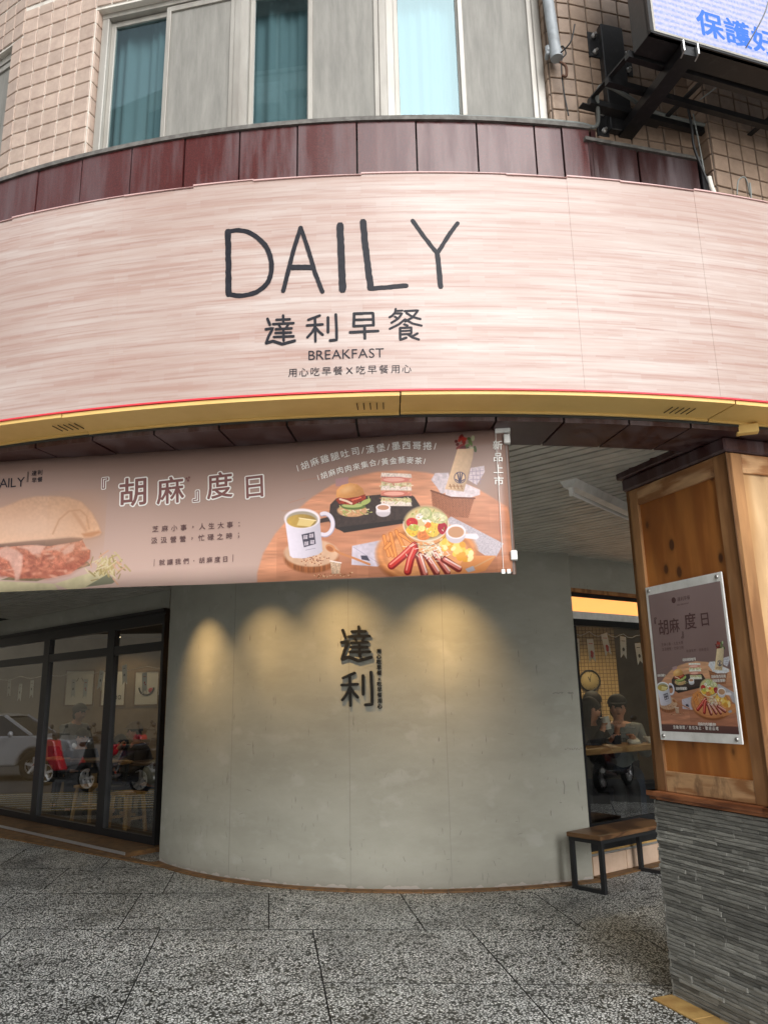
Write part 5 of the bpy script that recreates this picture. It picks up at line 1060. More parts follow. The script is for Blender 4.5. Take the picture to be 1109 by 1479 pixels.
mb = MB(); sd_ = dn.cross(Vector((0, 0, 1))).normalized()
for e in (-1, 1): mb.bar(b1+sd_*.04*e+Vector((0, 0, -.03)), b1+sd_*.04*e+Vector((0, 0, .03)), .006, .05)
local(mb.obj('beam_end_flange', 'steel_edge', ld_))
RF = Frame((0, 0), (math.sin(R_(71)), math.cos(R_(71))))
for p, zz in (((1.245, 3.165), 4.57), ((1.19, 3.325), 4.57), ((1.135, 3.465), 4.57)):
    p0_ = Vector((p[0], p[1], zz)); mb = MB(); mb.bar(p0_, p0_+RF.d*2.4, .032, .034); local(mb.obj('rack_rail', 'black_steel', ld_))
for t_, l_ in ((.03, .34), (.50, .40), (1.05, .4)):
    p0_ = Vector((1.245, 3.150, 4.592))+RF.d*t_; p1_ = Vector((1.135, 3.480, 4.592))+RF.d*(t_-.02); mb = MB(); mb.bar(p0_, p1_, .028, .008); local(mb.obj('rack_strap', 'black_steel', ld_))
mb = MB(); mb.bar(Vector((1.09, 3.47, 4.556)), Vector((1.09, 3.47, 4.556))+RF.d*.5, .04, .006); local(mb.obj('angle_bracket', 'black_steel', ld_))
# conduit and loose cables
pp = thing('wall_conduit', 'vertical grey conduit beside the last upstairs window', 'pipe', (.985, 3.5, 4.9))
mb = MB(); mb.tube([(.955, 3.48, 7), (.966, 3.484, 5.35), (.990, 3.488, 4.90)], .030, 14); local(mb.obj('pipe', 'grey_pipe', pp)); mb = MB(); mb.tube([(.9895, 3.488, 4.93), (.991, 3.488, 4.875)], [.034, .034], 14); local(mb.obj('end_cap', 'grey_pipe', pp))
mb = MB(); mb.box((.958, 3.505, 4.955), (.04, .03, .05), bev=.01); mb.box((.95, 3.52, 4.93), (.022, .05, .03), bev=.006); local(mb.obj('pipe_clamp', 'grey_pipe', pp))
def cable(label, pts, r, m_, name='loose_cable'):
    P = [Vector(p) for p in pts]; Q = []
    for i in range(len(P)-1):
        a, b, c, d = P[max(i-1, 0)], P[i], P[i+1], P[min(i+2, len(P)-1)]
        for k in range(6): t_ = k/6; Q.append(.5*((2*b)+(c-a)*t_+(2*a-5*b+4*c-d)*t_*t_+(3*b-a-3*c+d)*t_**3))
    Q.append(P[-1]); mb = MB(); mb.tube(Q, r, 7); return prop(mb.obj(name, m_), label, 'cable')
cable('thin black wire dangling under the grey conduit', [(.99, 3.475, 4.90), (1.02, 3.46, 4.93), (1.035, 3.46, 4.88), (1.01, 3.47, 4.84), (1.012, 3.49, 4.70), (1.03, 3.50, 4.52)], .004, 'cable_black')
cable('short black cable tail sticking out right of the conduit end', [(.995, 3.47, 4.885), (1.03, 3.44, 4.895), (1.06, 3.42, 4.93), (1.085, 3.42, 5.03)], .004, 'cable_black')
cable('rusty hook hanging from the conduit wire', [(1.005, 3.475, 4.84), (1.03, 3.465, 4.80), (1.028, 3.47, 4.745), (1.005, 3.47, 4.75)], .008, 'rust')
cable('grey cable lying along the granite ledge then over the black rack', [cp(-1, 6.13, 4.512), cp(3, 6.135, 4.512), cp(7, 6.14, 4.514), cp(9.6, 6.145, 4.510), cp(10.6, 6.16, 4.50), (1.175, 3.44, 4.60), (1.22, 3.43, 4.64), (1.35, 3.49, 4.625), (1.5, 3.57, 4.60), (1.75, 3.66, 4.60), (2.1, 3.78, 4.61)], .011, 'cable_grey')
cable('black cable hanging from the rack in front of the tiles', [(1.70, 3.56, 4.64), (1.715, 3.575, 4.50), (1.72, 3.59, 4.38), (1.76, 3.60, 4.22), (1.80, 3.61, 4.08), (1.83, 3.62, 3.93)], .007, 'cable_black')
cable('second black cable tangled lower on the tiled corner', [(1.745, 3.60, 4.60), (1.765, 3.62, 4.40), (1.775, 3.62, 4.2), (1.80, 3.62, 4.02), (1.86, 3.63, 3.92)], .004, 'cable_grey')
cable('pale taped cable knot hanging beside the tiled corner', [(1.785, 3.605, 4.20), (1.79, 3.60, 4.13), (1.80, 3.60, 4.09), (1.815, 3.60, 4.04)], .013, 'paper')
cable('thin wire crossing in front of the lit billboard', [(1.98, 3.12, 4.90), (1.93, 3.12, 4.76), (1.86, 3.20, 4.64), (1.83, 3.34, 4.60), (1.74, 3.50, 4.60)], .0035, 'cable_grey')
cable('bundle of grey wires curling at the far right of the tiles', [(2.02, 3.66, 4.12), (1.99, 3.62, 4.20), (1.95, 3.62, 4.19), (1.93, 3.62, 4.10)], .004, 'cable_grey')
cable('looping grey wire below the curled bundle', [(2.03, 3.66, 4.20), (2.01, 3.64, 4.08), (1.96, 3.64, 3.98), (1.90, 3.64, 3.96)], .005, 'cable_grey')
# ------------------------------------------------------------------ inside the shop
def downlight(x, y, en, lab, grp='warm ceiling lamps inside the shop'):
    t_ = thing('downlight', lab, 'downlight', (x, y, 2.70), 0, grp)
    mb = MB(); mb.lathe((0, 0, -.03), [(.055, 0), (.06, .03)], 18); mb.obj('lamp_housing', 'black_metal', t_); mb = MB(); mb.lathe((0, 0, -.034), [(.001, -.001), (.042, 0), (.042, .003)], 16); mb.obj('lamp_lens', 'lamp', t_)
    ld = bpy.data.lights.new('downlight', 'SPOT'); ld.energy = en; ld.color = (1., .78, .50); ld.spot_size = R_(150); ld.spot_blend = .6; ld.shadow_soft_size = .05
    lo = bpy.data.objects.new('lamp_light', ld); COL.objects.link(lo); lo.parent = t_; lo.location = (0, 0, -.05)
DL = ['warm downlight just inside the last pane beside the curved wall', 'warm downlight above the standing man in the grey shirt', 'warm downlight near the partition behind the puffer jacket man', 'warm downlight close to the framed pictures', 'warm downlight in front of the round clock', 'warm downlight over the window counter by the pillar']
for x, y, e in ((-3.0, 9.9, 10), (-5.2, 12.0, 20), (-2.7, 13.3, 16), (-4.7, 13.6, 14), (2.62, 9.7, 60), (3.0, 8.4, 22)): downlight(x, y, e, DL.pop(0))
ck = thing('wall_clock', 'round clock with golden dial on the small square tiled wall', 'clock', (2.80, 10.945, 1.705)); YA = (Vector((1, 0, 0)), Vector((0, 0, 1)), Vector((0, -1, 0)))
mb = MB(); mb.lathe((0, 0, 0), [(.145, 0), (.15, .02), (.145, .035), (.128, .035), (.128, .02)], 36, ax=YA); mb.obj('clock_rim', 'black_metal', ck); mb = MB(); mb.lathe((0, 0, 0), [(.128, .0), (.128, .021), (.001, .0215)], 32, ax=YA); mb.obj('clock_dial', 'clock_face', ck)
for nm, a, l, w_ in (('hour_hand', -22, .06, .010), ('minute_hand', 14, .095, .007)): mb = MB(); d = Vector((math.sin(R_(a)), 0, math.cos(R_(a)))); mb.bar(Vector((0, -.026, 0))-d*.012, Vector((0, -.026, 0))+d*l, w_, .003, up=(0, 1, 0)); mb.obj(nm, 'black_metal', ck)
mb = MB()
for k in range(12): a = R_(30*k); d = Vector((math.sin(a), 0, math.cos(a))); mb.bar(Vector((0, -.023, 0))+d*.105, Vector((0, -.023, 0))+d*.118, .006, .002, up=(0, 1, 0))
mb.obj('hour_marks', 'black_metal', ck)
# pennant strings
def pennant(p, d, lab, mark, w_=.115, h_=.26, tilt=0.):
    n = Vector((d.y, -d.x, 0)); c, s = math.cos(R_(tilt)), math.sin(R_(tilt)); t_ = thing('pennant', lab, 'pennant', p, 0, 'paper pennants strung inside the shop windows')
    f = lambda x, z, o: d*(x*c-z*s)+n*o+Vector((0, 0, x*s+z*c)); o2 = [(-w_/2, 0), (w_/2, 0), (w_/2, -h_), (0, -h_*.80), (-w_/2, -h_)]; mb = MB(); vs = [f(x, z, o) for o in (0, .002) for x, z in o2]
    mb.add(vs, [(0, 1, 2, 3, 4), (9, 8, 7, 6, 5)]+[(i, (i+1) % 5, 5+(i+1) % 5, 5+i) for i in range(5)]); mb.obj('pennant_sheet', 'paper', t_)
    g_ = MB(); 
    for a, b, r_ in mark: g_.lathe(f(a, b, .0025), [(r_, 0), (r_, .0008)], 10, ax=(d, Vector((0, 0, 1)), n))
    g_.box(f(0, -.045, .003), (.06, .001, .006), ax=(d, n, Vector((0, 0, 1)))); g_.obj('pennant_print', 'red_print' if len(mark) > 1 else 'black_letter', t_)
def inside(F, s, dpt, z): return F.p(s, -dpt, z)
LT = ['white paper pennant nearest the far left edge of the left window', 'white pennant in the left pane beside the far left one', 'white pennant just left of the first black mullion', 'cream pennant with small print at the left of the middle pane', 'pink tinted pennant in the centre of the middle pane', 'tilted pennant near the second mullion in the middle pane', 'pennant right behind the second black mullion', 'white pennant with red cherries in the last left pane', 'white pennant with green sprig nearest the curved wall']
for (s, z, ti), l_ in zip(((-.94, 1.94, 3), (-.52, 1.86, -2), (-.12, 1.90, 2), (1.20, 1.87, 3), (1.56, 1.86, -2), (1.98, 1.96, -10), (2.55, 2.01, 8), (3.05, 1.89, 5), (3.46, 1.87, -4)), LT):
    pennant(inside(F0, s, .35, z), F0.d, l_, [(0, -.12, .014), (.018, -.145, .012)] if l_.find('cherries') > 0 or l_.find('pink') >= 0 else [(0, -.13, .018)], tilt=ti)
RTL = ['pennant half hidden by the curved wall edge in the right window', 'pennant with red spots left of centre in the right window', 'tilted pennant with a pink cross in the right window', 'pale pennant right of the pink cross pennant', 'pale pennant nearest the wooden pillar']
for (s, z, ti, mk), l_ in zip(((.31, 2.04, -3, 1), (.52, 2.04, 3, 2), (.74, 2.10, 12, 2), (1.04, 2.08, -5, 1), (1.27, 2.02, 5, 1)), RTL):
    pennant(inside(F1, s, .25, z), F1.d, l_, [(0, -.13, .02)]+([(0.0, -.16, .022), (.015, -.14, .014)] if mk == 2 else []), tilt=ti, w_=.095, h_=.22)
for F, a, b, dp, z, l_ in ((F0, -1.5, 4.0, .36, 1.98, 'thin string holding pennants inside the left window'), (F1, 0, 1.6, .26, 2.12, 'thin string holding pennants inside the right window')):
    mb = MB(); mb.tube([inside(F, a+(b-a)*i/24, dp, z-.05*abs(math.sin(i*.8))) for i in range(25)], .0025, 5); prop(mb.obj('pennant_string', 'paper'), l_, 'string')
# framed pictures on the back wall
for x, z, w_, h_, l_ in ((-5.56, 1.83, .54, .64, 'framed drawing with a dark bracket sketch behind the middle pane'), (-4.95, 1.81, .46, .64, 'framed print with handwriting beside the second mullion'), (-4.35, 1.80, .46, .62, 'framed picture of a big smile on the back wall')):
    t_ = thing('picture_frame', l_, 'picture', (x, 14.24, z-h_/2)); mb = MB()
    for a, b, c, d in ((-w_/2, w_/2, 0, .025), (-w_/2, w_/2, h_-.025, h_), (-w_/2, -w_/2+.025, .025, h_-.025), (w_/2-.025, w_/2, .025, h_-.025)): mb.box(((a+b)/2, 0, (c+d)/2), (b-a, .03, d-c))
    mb.obj('frame', 'frame_wood', t_); mb = MB(); mb.box((0, .005, h_/2), (w_-.05, .01, h_-.05)); mb.obj('picture_sheet', 'paper', t_)
    mb = MB()
    if 'smile' in l_: mb.tube([(.13*math.cos(a), -.006, .32+.13*math.sin(a)) for a in np.linspace(math.pi*1.0, math.pi*2.0, 16)], .016, 6); mb.obj('picture_print', 'black_metal', t_); mb = MB(); mb.ball((.08, -.006, .27), .045, 10, 6, sc=(1, .2, 1)); mb.obj('picture_print', 'red_print', t_)
    elif 'hand' in l_:
        for i in range(3): mb.tube([(-.02+.07*i+.025*math.cos(a), -.006, .16+.035*math.sin(a)) for a in np.linspace(0, 6.2, 10)], .006, 5)
        mb.obj('picture_print', 'black_metal', t_)
    else:
        for i in (-1, 1): mb.tube([(i*.03, -.006, .50), (i*.05, -.006, .44), (i*.15, -.006, .44)], .005, 5)
        mb.obj('picture_print', 'black_metal', t_)
# counter behind the right window
ct = thing('window_counter', 'long wooden counter top behind the right shop window', 'counter', F1.p(.8, -.3, 0)); mb = MB(); F1.box(mb, .0, 2.6, -.62, -.12, .975, 1.03, bev=.006); local(mb.obj('counter_top', 'counter_wood', ct))
for s in (.45, 1.9): mb = MB(); F1.box(mb, s, s+.05, -.40, -.35, .05, .974); local(mb.obj('leg', 'black_metal', ct))
mb = MB(); F1.box(mb, .0, 2.6, -.60, -.58, .05, .60); local(mb.obj('modesty_panel', 'black_cloth', ct))
def stool(x, y, rz, lab, h_=.45, m_='stool_wood'):
    t_ = thing('stool', lab, 'stool', (x, y, .045), rz); mb = MB(); mb.box((0, 0, h_-.02), (.34, .30, .035), bev=.006); mb.obj('seat', m_, t_)
    for i in (-1, 1):
        for j in (-1, 1): mb = MB(); mb.bar((i*.17, j*.14, 0), (i*.13, j*.115, h_-.038), .034); mb.obj('leg', m_, t_)
        mb = MB(); mb.bar((i*.155, -.13, .16), (i*.155, .13, .16), .022, .03); mb.obj('stretcher', m_, t_)
    mb = MB(); mb.bar((-.15, 0, .20), (.15, 0, .20), .022, .03); mb.obj('stretcher', m_, t_); return t_
stool(-3.14, 9.78, R_(-38), 'pale wooden stool just inside the left window beside the curved wall')
stool(-3.95, 10.75, R_(-30), 'pale wooden stool half hidden behind the second black mullion')
def table(x, y, rz, lab, w_=1.1, d_=.65):
    t_ = thing('table', lab, 'table', (x, y, .045), rz); mb = MB(); mb.box((0, 0, .72), (w_, d_, .035), bev=.005); mb.obj('table_top', 'bench_wood', t_)
    for i in (-1, 1):
        for j in (-1, 1): mb = MB(); mb.box((i*(w_/2-.05), j*(d_/2-.05), .35), (.04, .04, .70)); mb.obj('leg', 'black_metal', t_)
table(-3.95, 11.35, R_(-30), 'dark table between the seated customers in the left window'); table(-3.0, 10.6, R_(-30), 'dark table with folded coat nearest the curved wall', .8)
mb = MB(); mb.ball((-2.92, 10.35, .66), .22, 16, 10, sc=(1.1, .5, .8)); mb.ball((-2.75, 10.3, .60), .18, 14, 8, sc=(1, .5, .9)); prop(mb.obj('folded_coat', 'cream_cloth'), 'cream coat draped over a chair near the curved wall', 'coat')
def chair(x, y, rz, lab):
    t_ = thing('chair', lab, 'chair', (x, y, .045), rz); mb = MB(); mb.lathe((0, 0, .43), [(.19, 0), (.2, .02), (.19, .035)], 20); mb.obj('seat', 'black_metal', t_)
    mb = MB(); mb.tube([(.21*math.cos(a), .21*math.sin(a), .74) for a in np.linspace(R_(-20), R_(200), 14)], .016, 8); mb.obj('back_rail', 'stool_wood', t_)
    for a in (20, 160): mb = MB(); mb.tube([(.21*math.cos(R_(a)), .21*math.sin(R_(a)), .74), (.18*math.cos(R_(a)), .18*math.sin(R_(a)), .45), (.20*math.cos(R_(a)), .20*math.sin(R_(a)), 0)], .012, 8); mb.obj('leg', 'black_metal', t_)
    for a in (-40, 220): mb = MB(); mb.tube([(.15*math.cos(R_(a)), .15*math.sin(R_(a)), .44), (.20*math.cos(R_(a)), .20*math.sin(R_(a)), 0)], .012, 8); mb.obj('leg', 'black_metal', t_)
chair(-3.55, 10.45, R_(-40), 'black round chair with pale curved back rail behind the second mullion'); chair(-4.7, 11.6, R_(120), 'black round chair beside the standing man'); chair(-3.0, 11.5, R_(80), 'black round chair under the man in the puffer jacket')
# ------------------------------------------------------------------ people
def skin(name, verts, edges, m_, parent, lev=2, root=0):
    me = bpy.data.meshes.new(name); me.from_pydata([v[:3] for v in verts], edges, []); me.materials.append(M[m_]); o = link(name, me, parent)
    md = o.modifiers.new('skin', 'SKIN'); md.use_smooth_shade = True
    sv = me.skin_vertices[0].data if me.skin_vertices else None
    if sv is None: bm = bmesh.new(); bm.from_mesh(me); bm.verts.layers.skin.verify(); bm.to_mesh(me); bm.free(); sv = me.skin_vertices[0].data
    for i, v in enumerate(verts): r = v[3]; sv[i].radius = r if isinstance(r, tuple) else (r, r); sv[i].use_root = i == root
    o.modifiers.new('sub', 'SUBSURF').levels = lev; o.modifiers['sub'].render_levels = lev; return o
def person(lab, loc, rz, hip, lean, head_tilt, arms, legs, top, bottom, hairm='hair', long_hair=False, cap=None, hood=False, bulk=1., turn=0.):
    """body facing -y; hip height, forward lean; arms = two (elbow, wrist) pairs; legs = two (knee, foot) pairs"""
    t_ = thing('person', lab, 'person', loc, rz); H = Vector((0, 0, hip)); L = math.radians(lean); up = Vector((0, -math.sin(L), math.cos(L)))
    ch = H+up*.30; nk = H+up*.50; hd = nk+Vector((0, -.03-.10*math.sin(R_(head_tilt)), .13)); V = []; E = []
    def v(p, r, parent=None): V.append((p[0], p[1], p[2], r)); (E.append((parent, len(V)-1)) if parent is not None else None); return len(V)-1
    a = v(H, (.15*bulk, .12*bulk)); b = v(H+up*.15, (.13*bulk, .11*bulk), a); c = v(ch, (.155*bulk, .12*bulk), b); d = v(H+up*.42, (.13*bulk, .09*bulk), c); n = v(nk, .055, d); v(nk+Vector((0, -.01, .05)), .052, n)
    hb = len(V)-1; h0 = v(hd+Vector((0, -.015, -.035)), (.066, .075), hb); h1 = v(hd+Vector((0, 0, .03)), (.080, .092), h0); v(hd+Vector((0, .005, .08)), (.058, .07), h1)
    v(hd+Vector((0, -.098, -.012)), .013, h0)
    for e in (-1, 1): v(hd+Vector((e*.082, .01, -.01)), .014, h0)
    AR = []
    for e, (el, wr) in zip((-1, 1), arms):
        sh = H+up*.42+Vector((e*.175*bulk, 0, 0)); s_ = v(sh, .058*bulk, d); el = Vector(el); wr = Vector(wr); k = v(el, .043*bulk, s_); q = v(wr, .028, k); dr = (wr-el).normalized(); sx = dr.cross(Vector((0, 0, 1))).normalized()
        pm = v(wr+dr*.055, (.034, .018), q)
        for f_ in range(4): o_ = (f_-1.5)*.019; k1 = v(wr+dr*.092+sx*o_, .0095, pm); k2 = v(wr+dr*(.128-.006*abs(f_-1))+sx*o_+Vector((0, 0, -.012)), .0085, k1)
        v(wr+dr*.055-sx*e*.045+Vector((0, 0, -.004)), .010, pm); AR.append((sh, el, wr))
    LG = []
    for e, (kn, ft_) in zip((-1, 1), legs):
        hp = H+Vector((e*.09, 0, -.02)); s_ = v(hp, .082, a); kn = Vector(kn); ft_ = Vector(ft_); k = v(kn, .058, s_); q = v(ft_+Vector((0, .03, .07)), .036, k); v(ft_+Vector((0, -.06, .03)), (.04, .03), q); v(ft_+Vector((0, -.13, .028)), (.034, .022), len(V)-1); LG.append((hp, kn, ft_))
    skin('body', V, E, 'skin', t_)
    V = []; E = []; a = v(H+Vector((0, 0, -.03)), (.175*bulk, .145*bulk)); b = v(H+up*.15, (.16*bulk, .14*bulk), a); c = v(ch, (.18*bulk, .145*bulk), b); d = v(H+up*.42, (.15*bulk, .11*bulk), c); v(nk+Vector((0, 0, -.015)), .072, d)
    for (sh, el, wr) in AR: s_ = v(sh, .075*bulk, d); k = v(el, .060*bulk, s_); v(wr-(wr-el).normalized()*.02, .042*bulk, k)
    skin('top', V, E, top, t_)
    V = []; E = []; a = v(H+Vector((0, 0, -.01)), (.165, .135))
    for (hp, kn, ft_) in LG: s_ = v(hp, .098, a); k = v(kn, .072, s_); v(ft_+Vector((0, .03, .09)), .052, k)
    skin('trousers', V, E, bottom, t_)
    for (hp, kn, ft_) in LG: mb = MB(); mb.ball(ft_+Vector((0, -.05, .04)), .055, 12, 8, sc=(.85, 2.1, .75)); mb.obj('shoe', 'cup' if 'pale shoes' in lab else 'rubber', t_)
    mb = MB(); mb.ball(hd+Vector((0, .018, .04)), .104, 20, 12, sc=(.90, 1.0, 1.04), z0=-.22); mb.ball(hd+Vector((0, .045, -.02)), .085, 16, 10, sc=(.98, .72, 1.05))
    if long_hair:
        mb.tube([hd+Vector((0, .05, .02)), hd+Vector((0, .075, -.10)), nk+Vector((0, .09, -.04)), nk+Vector((0, .10, -.14))], [.085, .09, .08, .04], 14)
        for e in (-1, 1): mb.tube([hd+Vector((e*.072, -.03, .06)), hd+Vector((e*.088, -.02, -.04)), nk+Vector((e*.085, -.03, -.02)), nk+Vector((e*.08, -.05, -.12))], [.03, .034, .034, .014], 10)
    mb.obj('hair', hairm, t_)
    for e in (-1, 1): mb = MB(); mb.ball(hd+Vector((e*.030, -.082, .010)), .0085, 8, 6, sc=(1.2, .7, .7)); mb.obj('eye', 'hair', t_)
    mb = MB(); mb.ball(hd+Vector((0, -.086, -.052)), .018, 10, 6, sc=(1.1, .4, .3)); mb.obj('mouth', 'maroon_cloth', t_)
    if cap:
        mb = MB(); mb.ball(hd+Vector((0, .006, .050)), .112, 20, 9, sc=(.92, 1.02, .92), z0=0.); mb.obj('cap_crown', cap, t_)
        mb = MB(); vs = []
        for k in range(9): a = math.pi+math.pi*k/8; vs += [hd+Vector((.085*math.cos(a), -.06+.02*math.sin(a), .060)), hd+Vector((.082*math.cos(a), -.075+.105*math.sin(a), .048))]
        vs += [x_+Vector((0, 0, .006)) for x_ in vs]; mb.add(vs, [(2*i, 2*i+1, 2*i+3, 2*i+2) for i in range(8)]+[(18+2*i, 18+2*i+2, 18+2*i+3, 18+2*i+1) for i in range(8)]+[(2*i+1, 19+2*i, 21+2*i, 2*i+3) for i in range(8)]); mb.obj('cap_peak', cap, t_)
    return t_
sit = [((-.11, -.42, .46), (-.12, -.40, .05)), ((.11, -.42, .46), (.12, -.40, .05))]
stand = [((-.09, -.02, .50), (-.10, .0, .05)), ((.09, -.04, .50), (.10, -.03, .05))]
def seat_legs(h_): return [((-.11, -.42, h_-.02), (-.12, -.42, .05)), ((.11, -.42, h_-.02), (.12, -.42, .05))]
def fold(h_, y=-.36, z=.18): return [((-.25, -.12, h_+.16), (-.10, y, h_+z)), ((.25, -.12, h_+.16), (.10, y, h_+z))]
# right window
pw = (2.03, 8.10)
person('woman in black with long dark hair drinking from a white cup', (pw[0]-.02, pw[1]+.02, 0), R_(38), .72, 5, 0, [((-.22, -.20, .90), (-.08, -.26, 1.19)), ((.25, -.14, .90), (.06, -.32, 1.17))], seat_legs(.72), 'black_cloth', 'black_cloth', long_hair=True)
cu = thing('cup', 'white paper cup raised by the woman in black', 'cup', (2.16, 7.87, 1.18)); mb = MB(); mb.lathe((0, 0, 0), [(.030, 0), (.042, .115), (.045, .12), (.040, .12), (.03, .01)], 18, ax=(Vector((1, 0, .25)).normalized(), Vector((0, 1, 0)), Vector((-.25, 0, 1)).normalized())); mb.obj('cup_body', 'cup', cu)
pm_ = person('man in grey sweatshirt and dark cap seated at the window counter', (2.42, 8.42, 0), R_(-12), .74, 8, 5, fold(.74, -.44, .34), seat_legs(.74), 'sweat_grey', 'jeans', cap='cap_black', bulk=1.06)
tx = MB(); bf = lambda x, y, d: Vector((x, -.245+abs(x)*.25+(y-1.04)*-.14, y)); put_text(tx, 'TOGETHER', bf, 0, 1.06, .05); tx.obj('shirt_lettering', 'black_cloth', pm_)
person('person in dark cap and dark coat standing behind the drinking woman', (2.50, 9.45, -.02), R_(-75), .80, 6, 0, [((-.22, .0, 1.0), (-.2, -.18, .85)), ((.22, 0, 1.0), (.2, -.18, .85))], stand, 'puffer', 'black_cloth', cap='cap_black')
person('person in maroon half hidden by the curved wall edge', (1.82, 8.9, 0), R_(60), .50, 8, 5, fold(.5), seat_legs(.50), 'maroon_cloth', 'black_cloth')
for x, y, l_ in ((2.42, 7.95, 'crumpled white napkin on the counter before the man in grey'), (2.62, 8.02, 'white bowl on the counter near the pillar')):
    mb = MB()
    if 'napkin' in l_:
        r = random.Random(4); mb.ball((x, y, 1.05), .05, 9, 6, sc=(1.4, 1, .6)); mb.v = [(a+r.uniform(-.012, .012), b+r.uniform(-.012, .012), c+r.uniform(-.01, .014)) for a, b, c in mb.v]; o = mb.obj('napkin', 'paper')
        prop(o, l_, 'napkin')
    else: mb.lathe((x, y, 1.03), [(.035, 0), (.04, .01), (.075, .06), (.07, .06), (.035, .015)], 20); prop(mb.obj('bowl', 'cup'), l_, 'bowl')
# left window
person('standing man in dark cap and grey shirt bending over a table', (-4.85, 12.0, -.03), R_(60), .86, 28, 14, [((-.24, -.28, .96), (-.14, -.42, .80)), ((.24, -.28, .96), (.14, -.42, .80))], stand, 'shirt_grey', 'black_cloth', cap='cap_black')
person('seated customer with dark short hair beside the standing man', (-4.50, 11.75, -.02), R_(20), .46, 14, 12, fold(.46), seat_legs(.46), 'black_cloth', 'black_cloth')
person('woman in black with bent head resting on her hand', (-4.02, 11.75, -.10), R_(40), .46, 20, 20, [((-.24, -.32, .78), (-.06, -.34, 1.02)), ((.24, -.3, .72), (.05, -.42, .74))], seat_legs(.46), 'black_cloth', 'jeans', long_hair=True)
person('man in beige cap and brown puffer jacket seated by the left window', (-3.38, 11.15, .02), R_(-62), .50, 14, 8, fold(.46), seat_legs(.46), 'puffer', 'navy', cap='cap_beige', bulk=1.22)
person('child in navy clothes seated low near the curved wall with pale shoes', (-2.82, 10.75, -.12), R_(-55), .44, 10, 8, fold(.44), seat_legs(.44), 'navy', 'jeans', bulk=.95)
# ------------------------------------------------------------------ the street, seen mirrored in the shop glass
def wheel(parent, x, y, z, r, w_, ax_x=False, alloy=True):
    X, Y, Z = (Vector((0, 1, 0)), Vector((0, 0, 1)), Vector((1, 0, 0))) if ax_x else (Vector((1, 0, 0)), Vector((0, 0, 1)), Vector((0, 1, 0)))
    mb = MB(); mb.tube([Vector((x, y, z))+(X*math.cos(a)+Y*math.sin(a))*(r-w_*.35) for a in np.linspace(0, 2*math.pi, 28, endpoint=False)], w_*.42, 10, closed=True); t_ = mb.obj('wheel', 'rubber', parent)
    mb = MB(); ri = r-w_*.62
    mb.lathe((x, y, z), [(ri, -w_*.42), (ri, w_*.42), (ri*.90, w_*.42), (ri*.90, -w_*.42)], 28, ax=(X, Y, Z), ends=False)
    for k in range(5):
        a = 2*math.pi*k/5+.3; d = X*math.cos(a)+Y*math.sin(a); e = X*-math.sin(a)+Y*math.cos(a)
        for s_ in (-1, 1): mb.bar(Vector((x, y, z))+d*ri*.12+Z*s_*w_*.25, Vector((x, y, z))+d*ri*.96+Z*s_*w_*.36, ri*.26, .02, up=Z)
    mb.lathe((x, y, z), [(ri*.22, -w_*.38), (ri*.22, w_*.38)], 12, ax=(X, Y, Z)); mb.obj('rim', 'rim', t_)
def car(loc, rz, lab):
    c = thing('parked_car', lab, 'car', loc, rz); W = 1.78
    pr = [(-2.2, .30), (-2.22, .62), (-2.12, .86), (-1.3, .98), (-.62, 1.42), (.75, 1.46), (1.45, 1.02), (2.1, .95), (2.22, .70), (2.2, .30)]
    def arch(x0): return [(x0+.40*math.cos(a), .32+.40*math.sin(a)) for a in np.linspace(math.pi, 0, 11)]
    low = [(-2.2, .28)]+arch(-1.38)+arch(1.32)+[(2.2, .28)]
    body = low+[p for p in pr[::-1] if p[1] > .3]
    mb = MB(); lo = [(-2.2, .28)]+arch(-1.38)+arch(1.32)+[(2.2, .28), (2.22, .70), (2.1, .93), (1.45, 1.0), (-1.3, .98), (-2.12, .86), (-2.22, .62)]
    mb.prism(lo, -W/2, W/2, ax=(Vector((1, 0, 0)), Vector((0, 0, 1)), Vector((0, 1, 0)))); o = mb.obj('body', 'car_paint', c); bv = o.modifiers.new('bevel', 'BEVEL'); bv.width = .05; bv.segments = 3; bv.limit_method = 'ANGLE'
    mb = MB(); cab = [(-1.28, .985), (-.64, 1.40), (-.3, 1.46), (.6, 1.46), (.8, 1.42), (1.42, 1.0)]; n = len(cab)
    vs = [(x, s_*(W/2-.04-(z-.98)*.32), z) for s_ in (-1, 1) for x, z in cab]; mb.add(vs, [tuple(range(n))[::-1], tuple(range(n, 2*n))]+[(i, (i+1) % n, n+(i+1) % n, n+i) for i in range(n)]); mb.obj('windows', 'car_glass', c)
    mb = MB(); mb.prism([(-.66, 1.415), (-.3, 1.475), (.6, 1.475), (.82, 1.43), (.6, 1.45), (-.3, 1.45)], -.70, .70, ax=(Vector((1, 0, 0)), Vector((0, 0, 1)), Vector((0, 1, 0))))
    for s_ in (-1, 1):
        for a, b in (((-1.28, .99), (-.62, 1.43)), ((.05, .99), (.08, 1.46)), ((1.42, 1.0), (.8, 1.44))): mb.bar((a[0], s_*(W/2-.03), a[1]), (b[0], s_*(W/2-.17), b[1]), .06, .05)
    mb.obj('roof', 'car_paint', c)
    for x in (-1.38, 1.32):
        for y in (-.78, .78): wheel(c, x, y, .32, .33, .21)
    for y in (-.65, .65): mb = MB(); mb.ball((-2.14, y, .70), .16, 12, 8, sc=(.5, 1.2, .55)); mb.obj('headlight', 'white_metal', c); mb = MB(); mb.ball((2.14, y, .76), .15, 12, 8, sc=(.4, 1.2, .6)); mb.obj('tail_light', 'sign_red', c)
    for y in (-.96, .96): mb = MB(); mb.ball((-.85, y, 1.02), .09, 10, 7, sc=(.6, 1, .8)); mb.obj('mirror', 'car_paint', c)
    return c
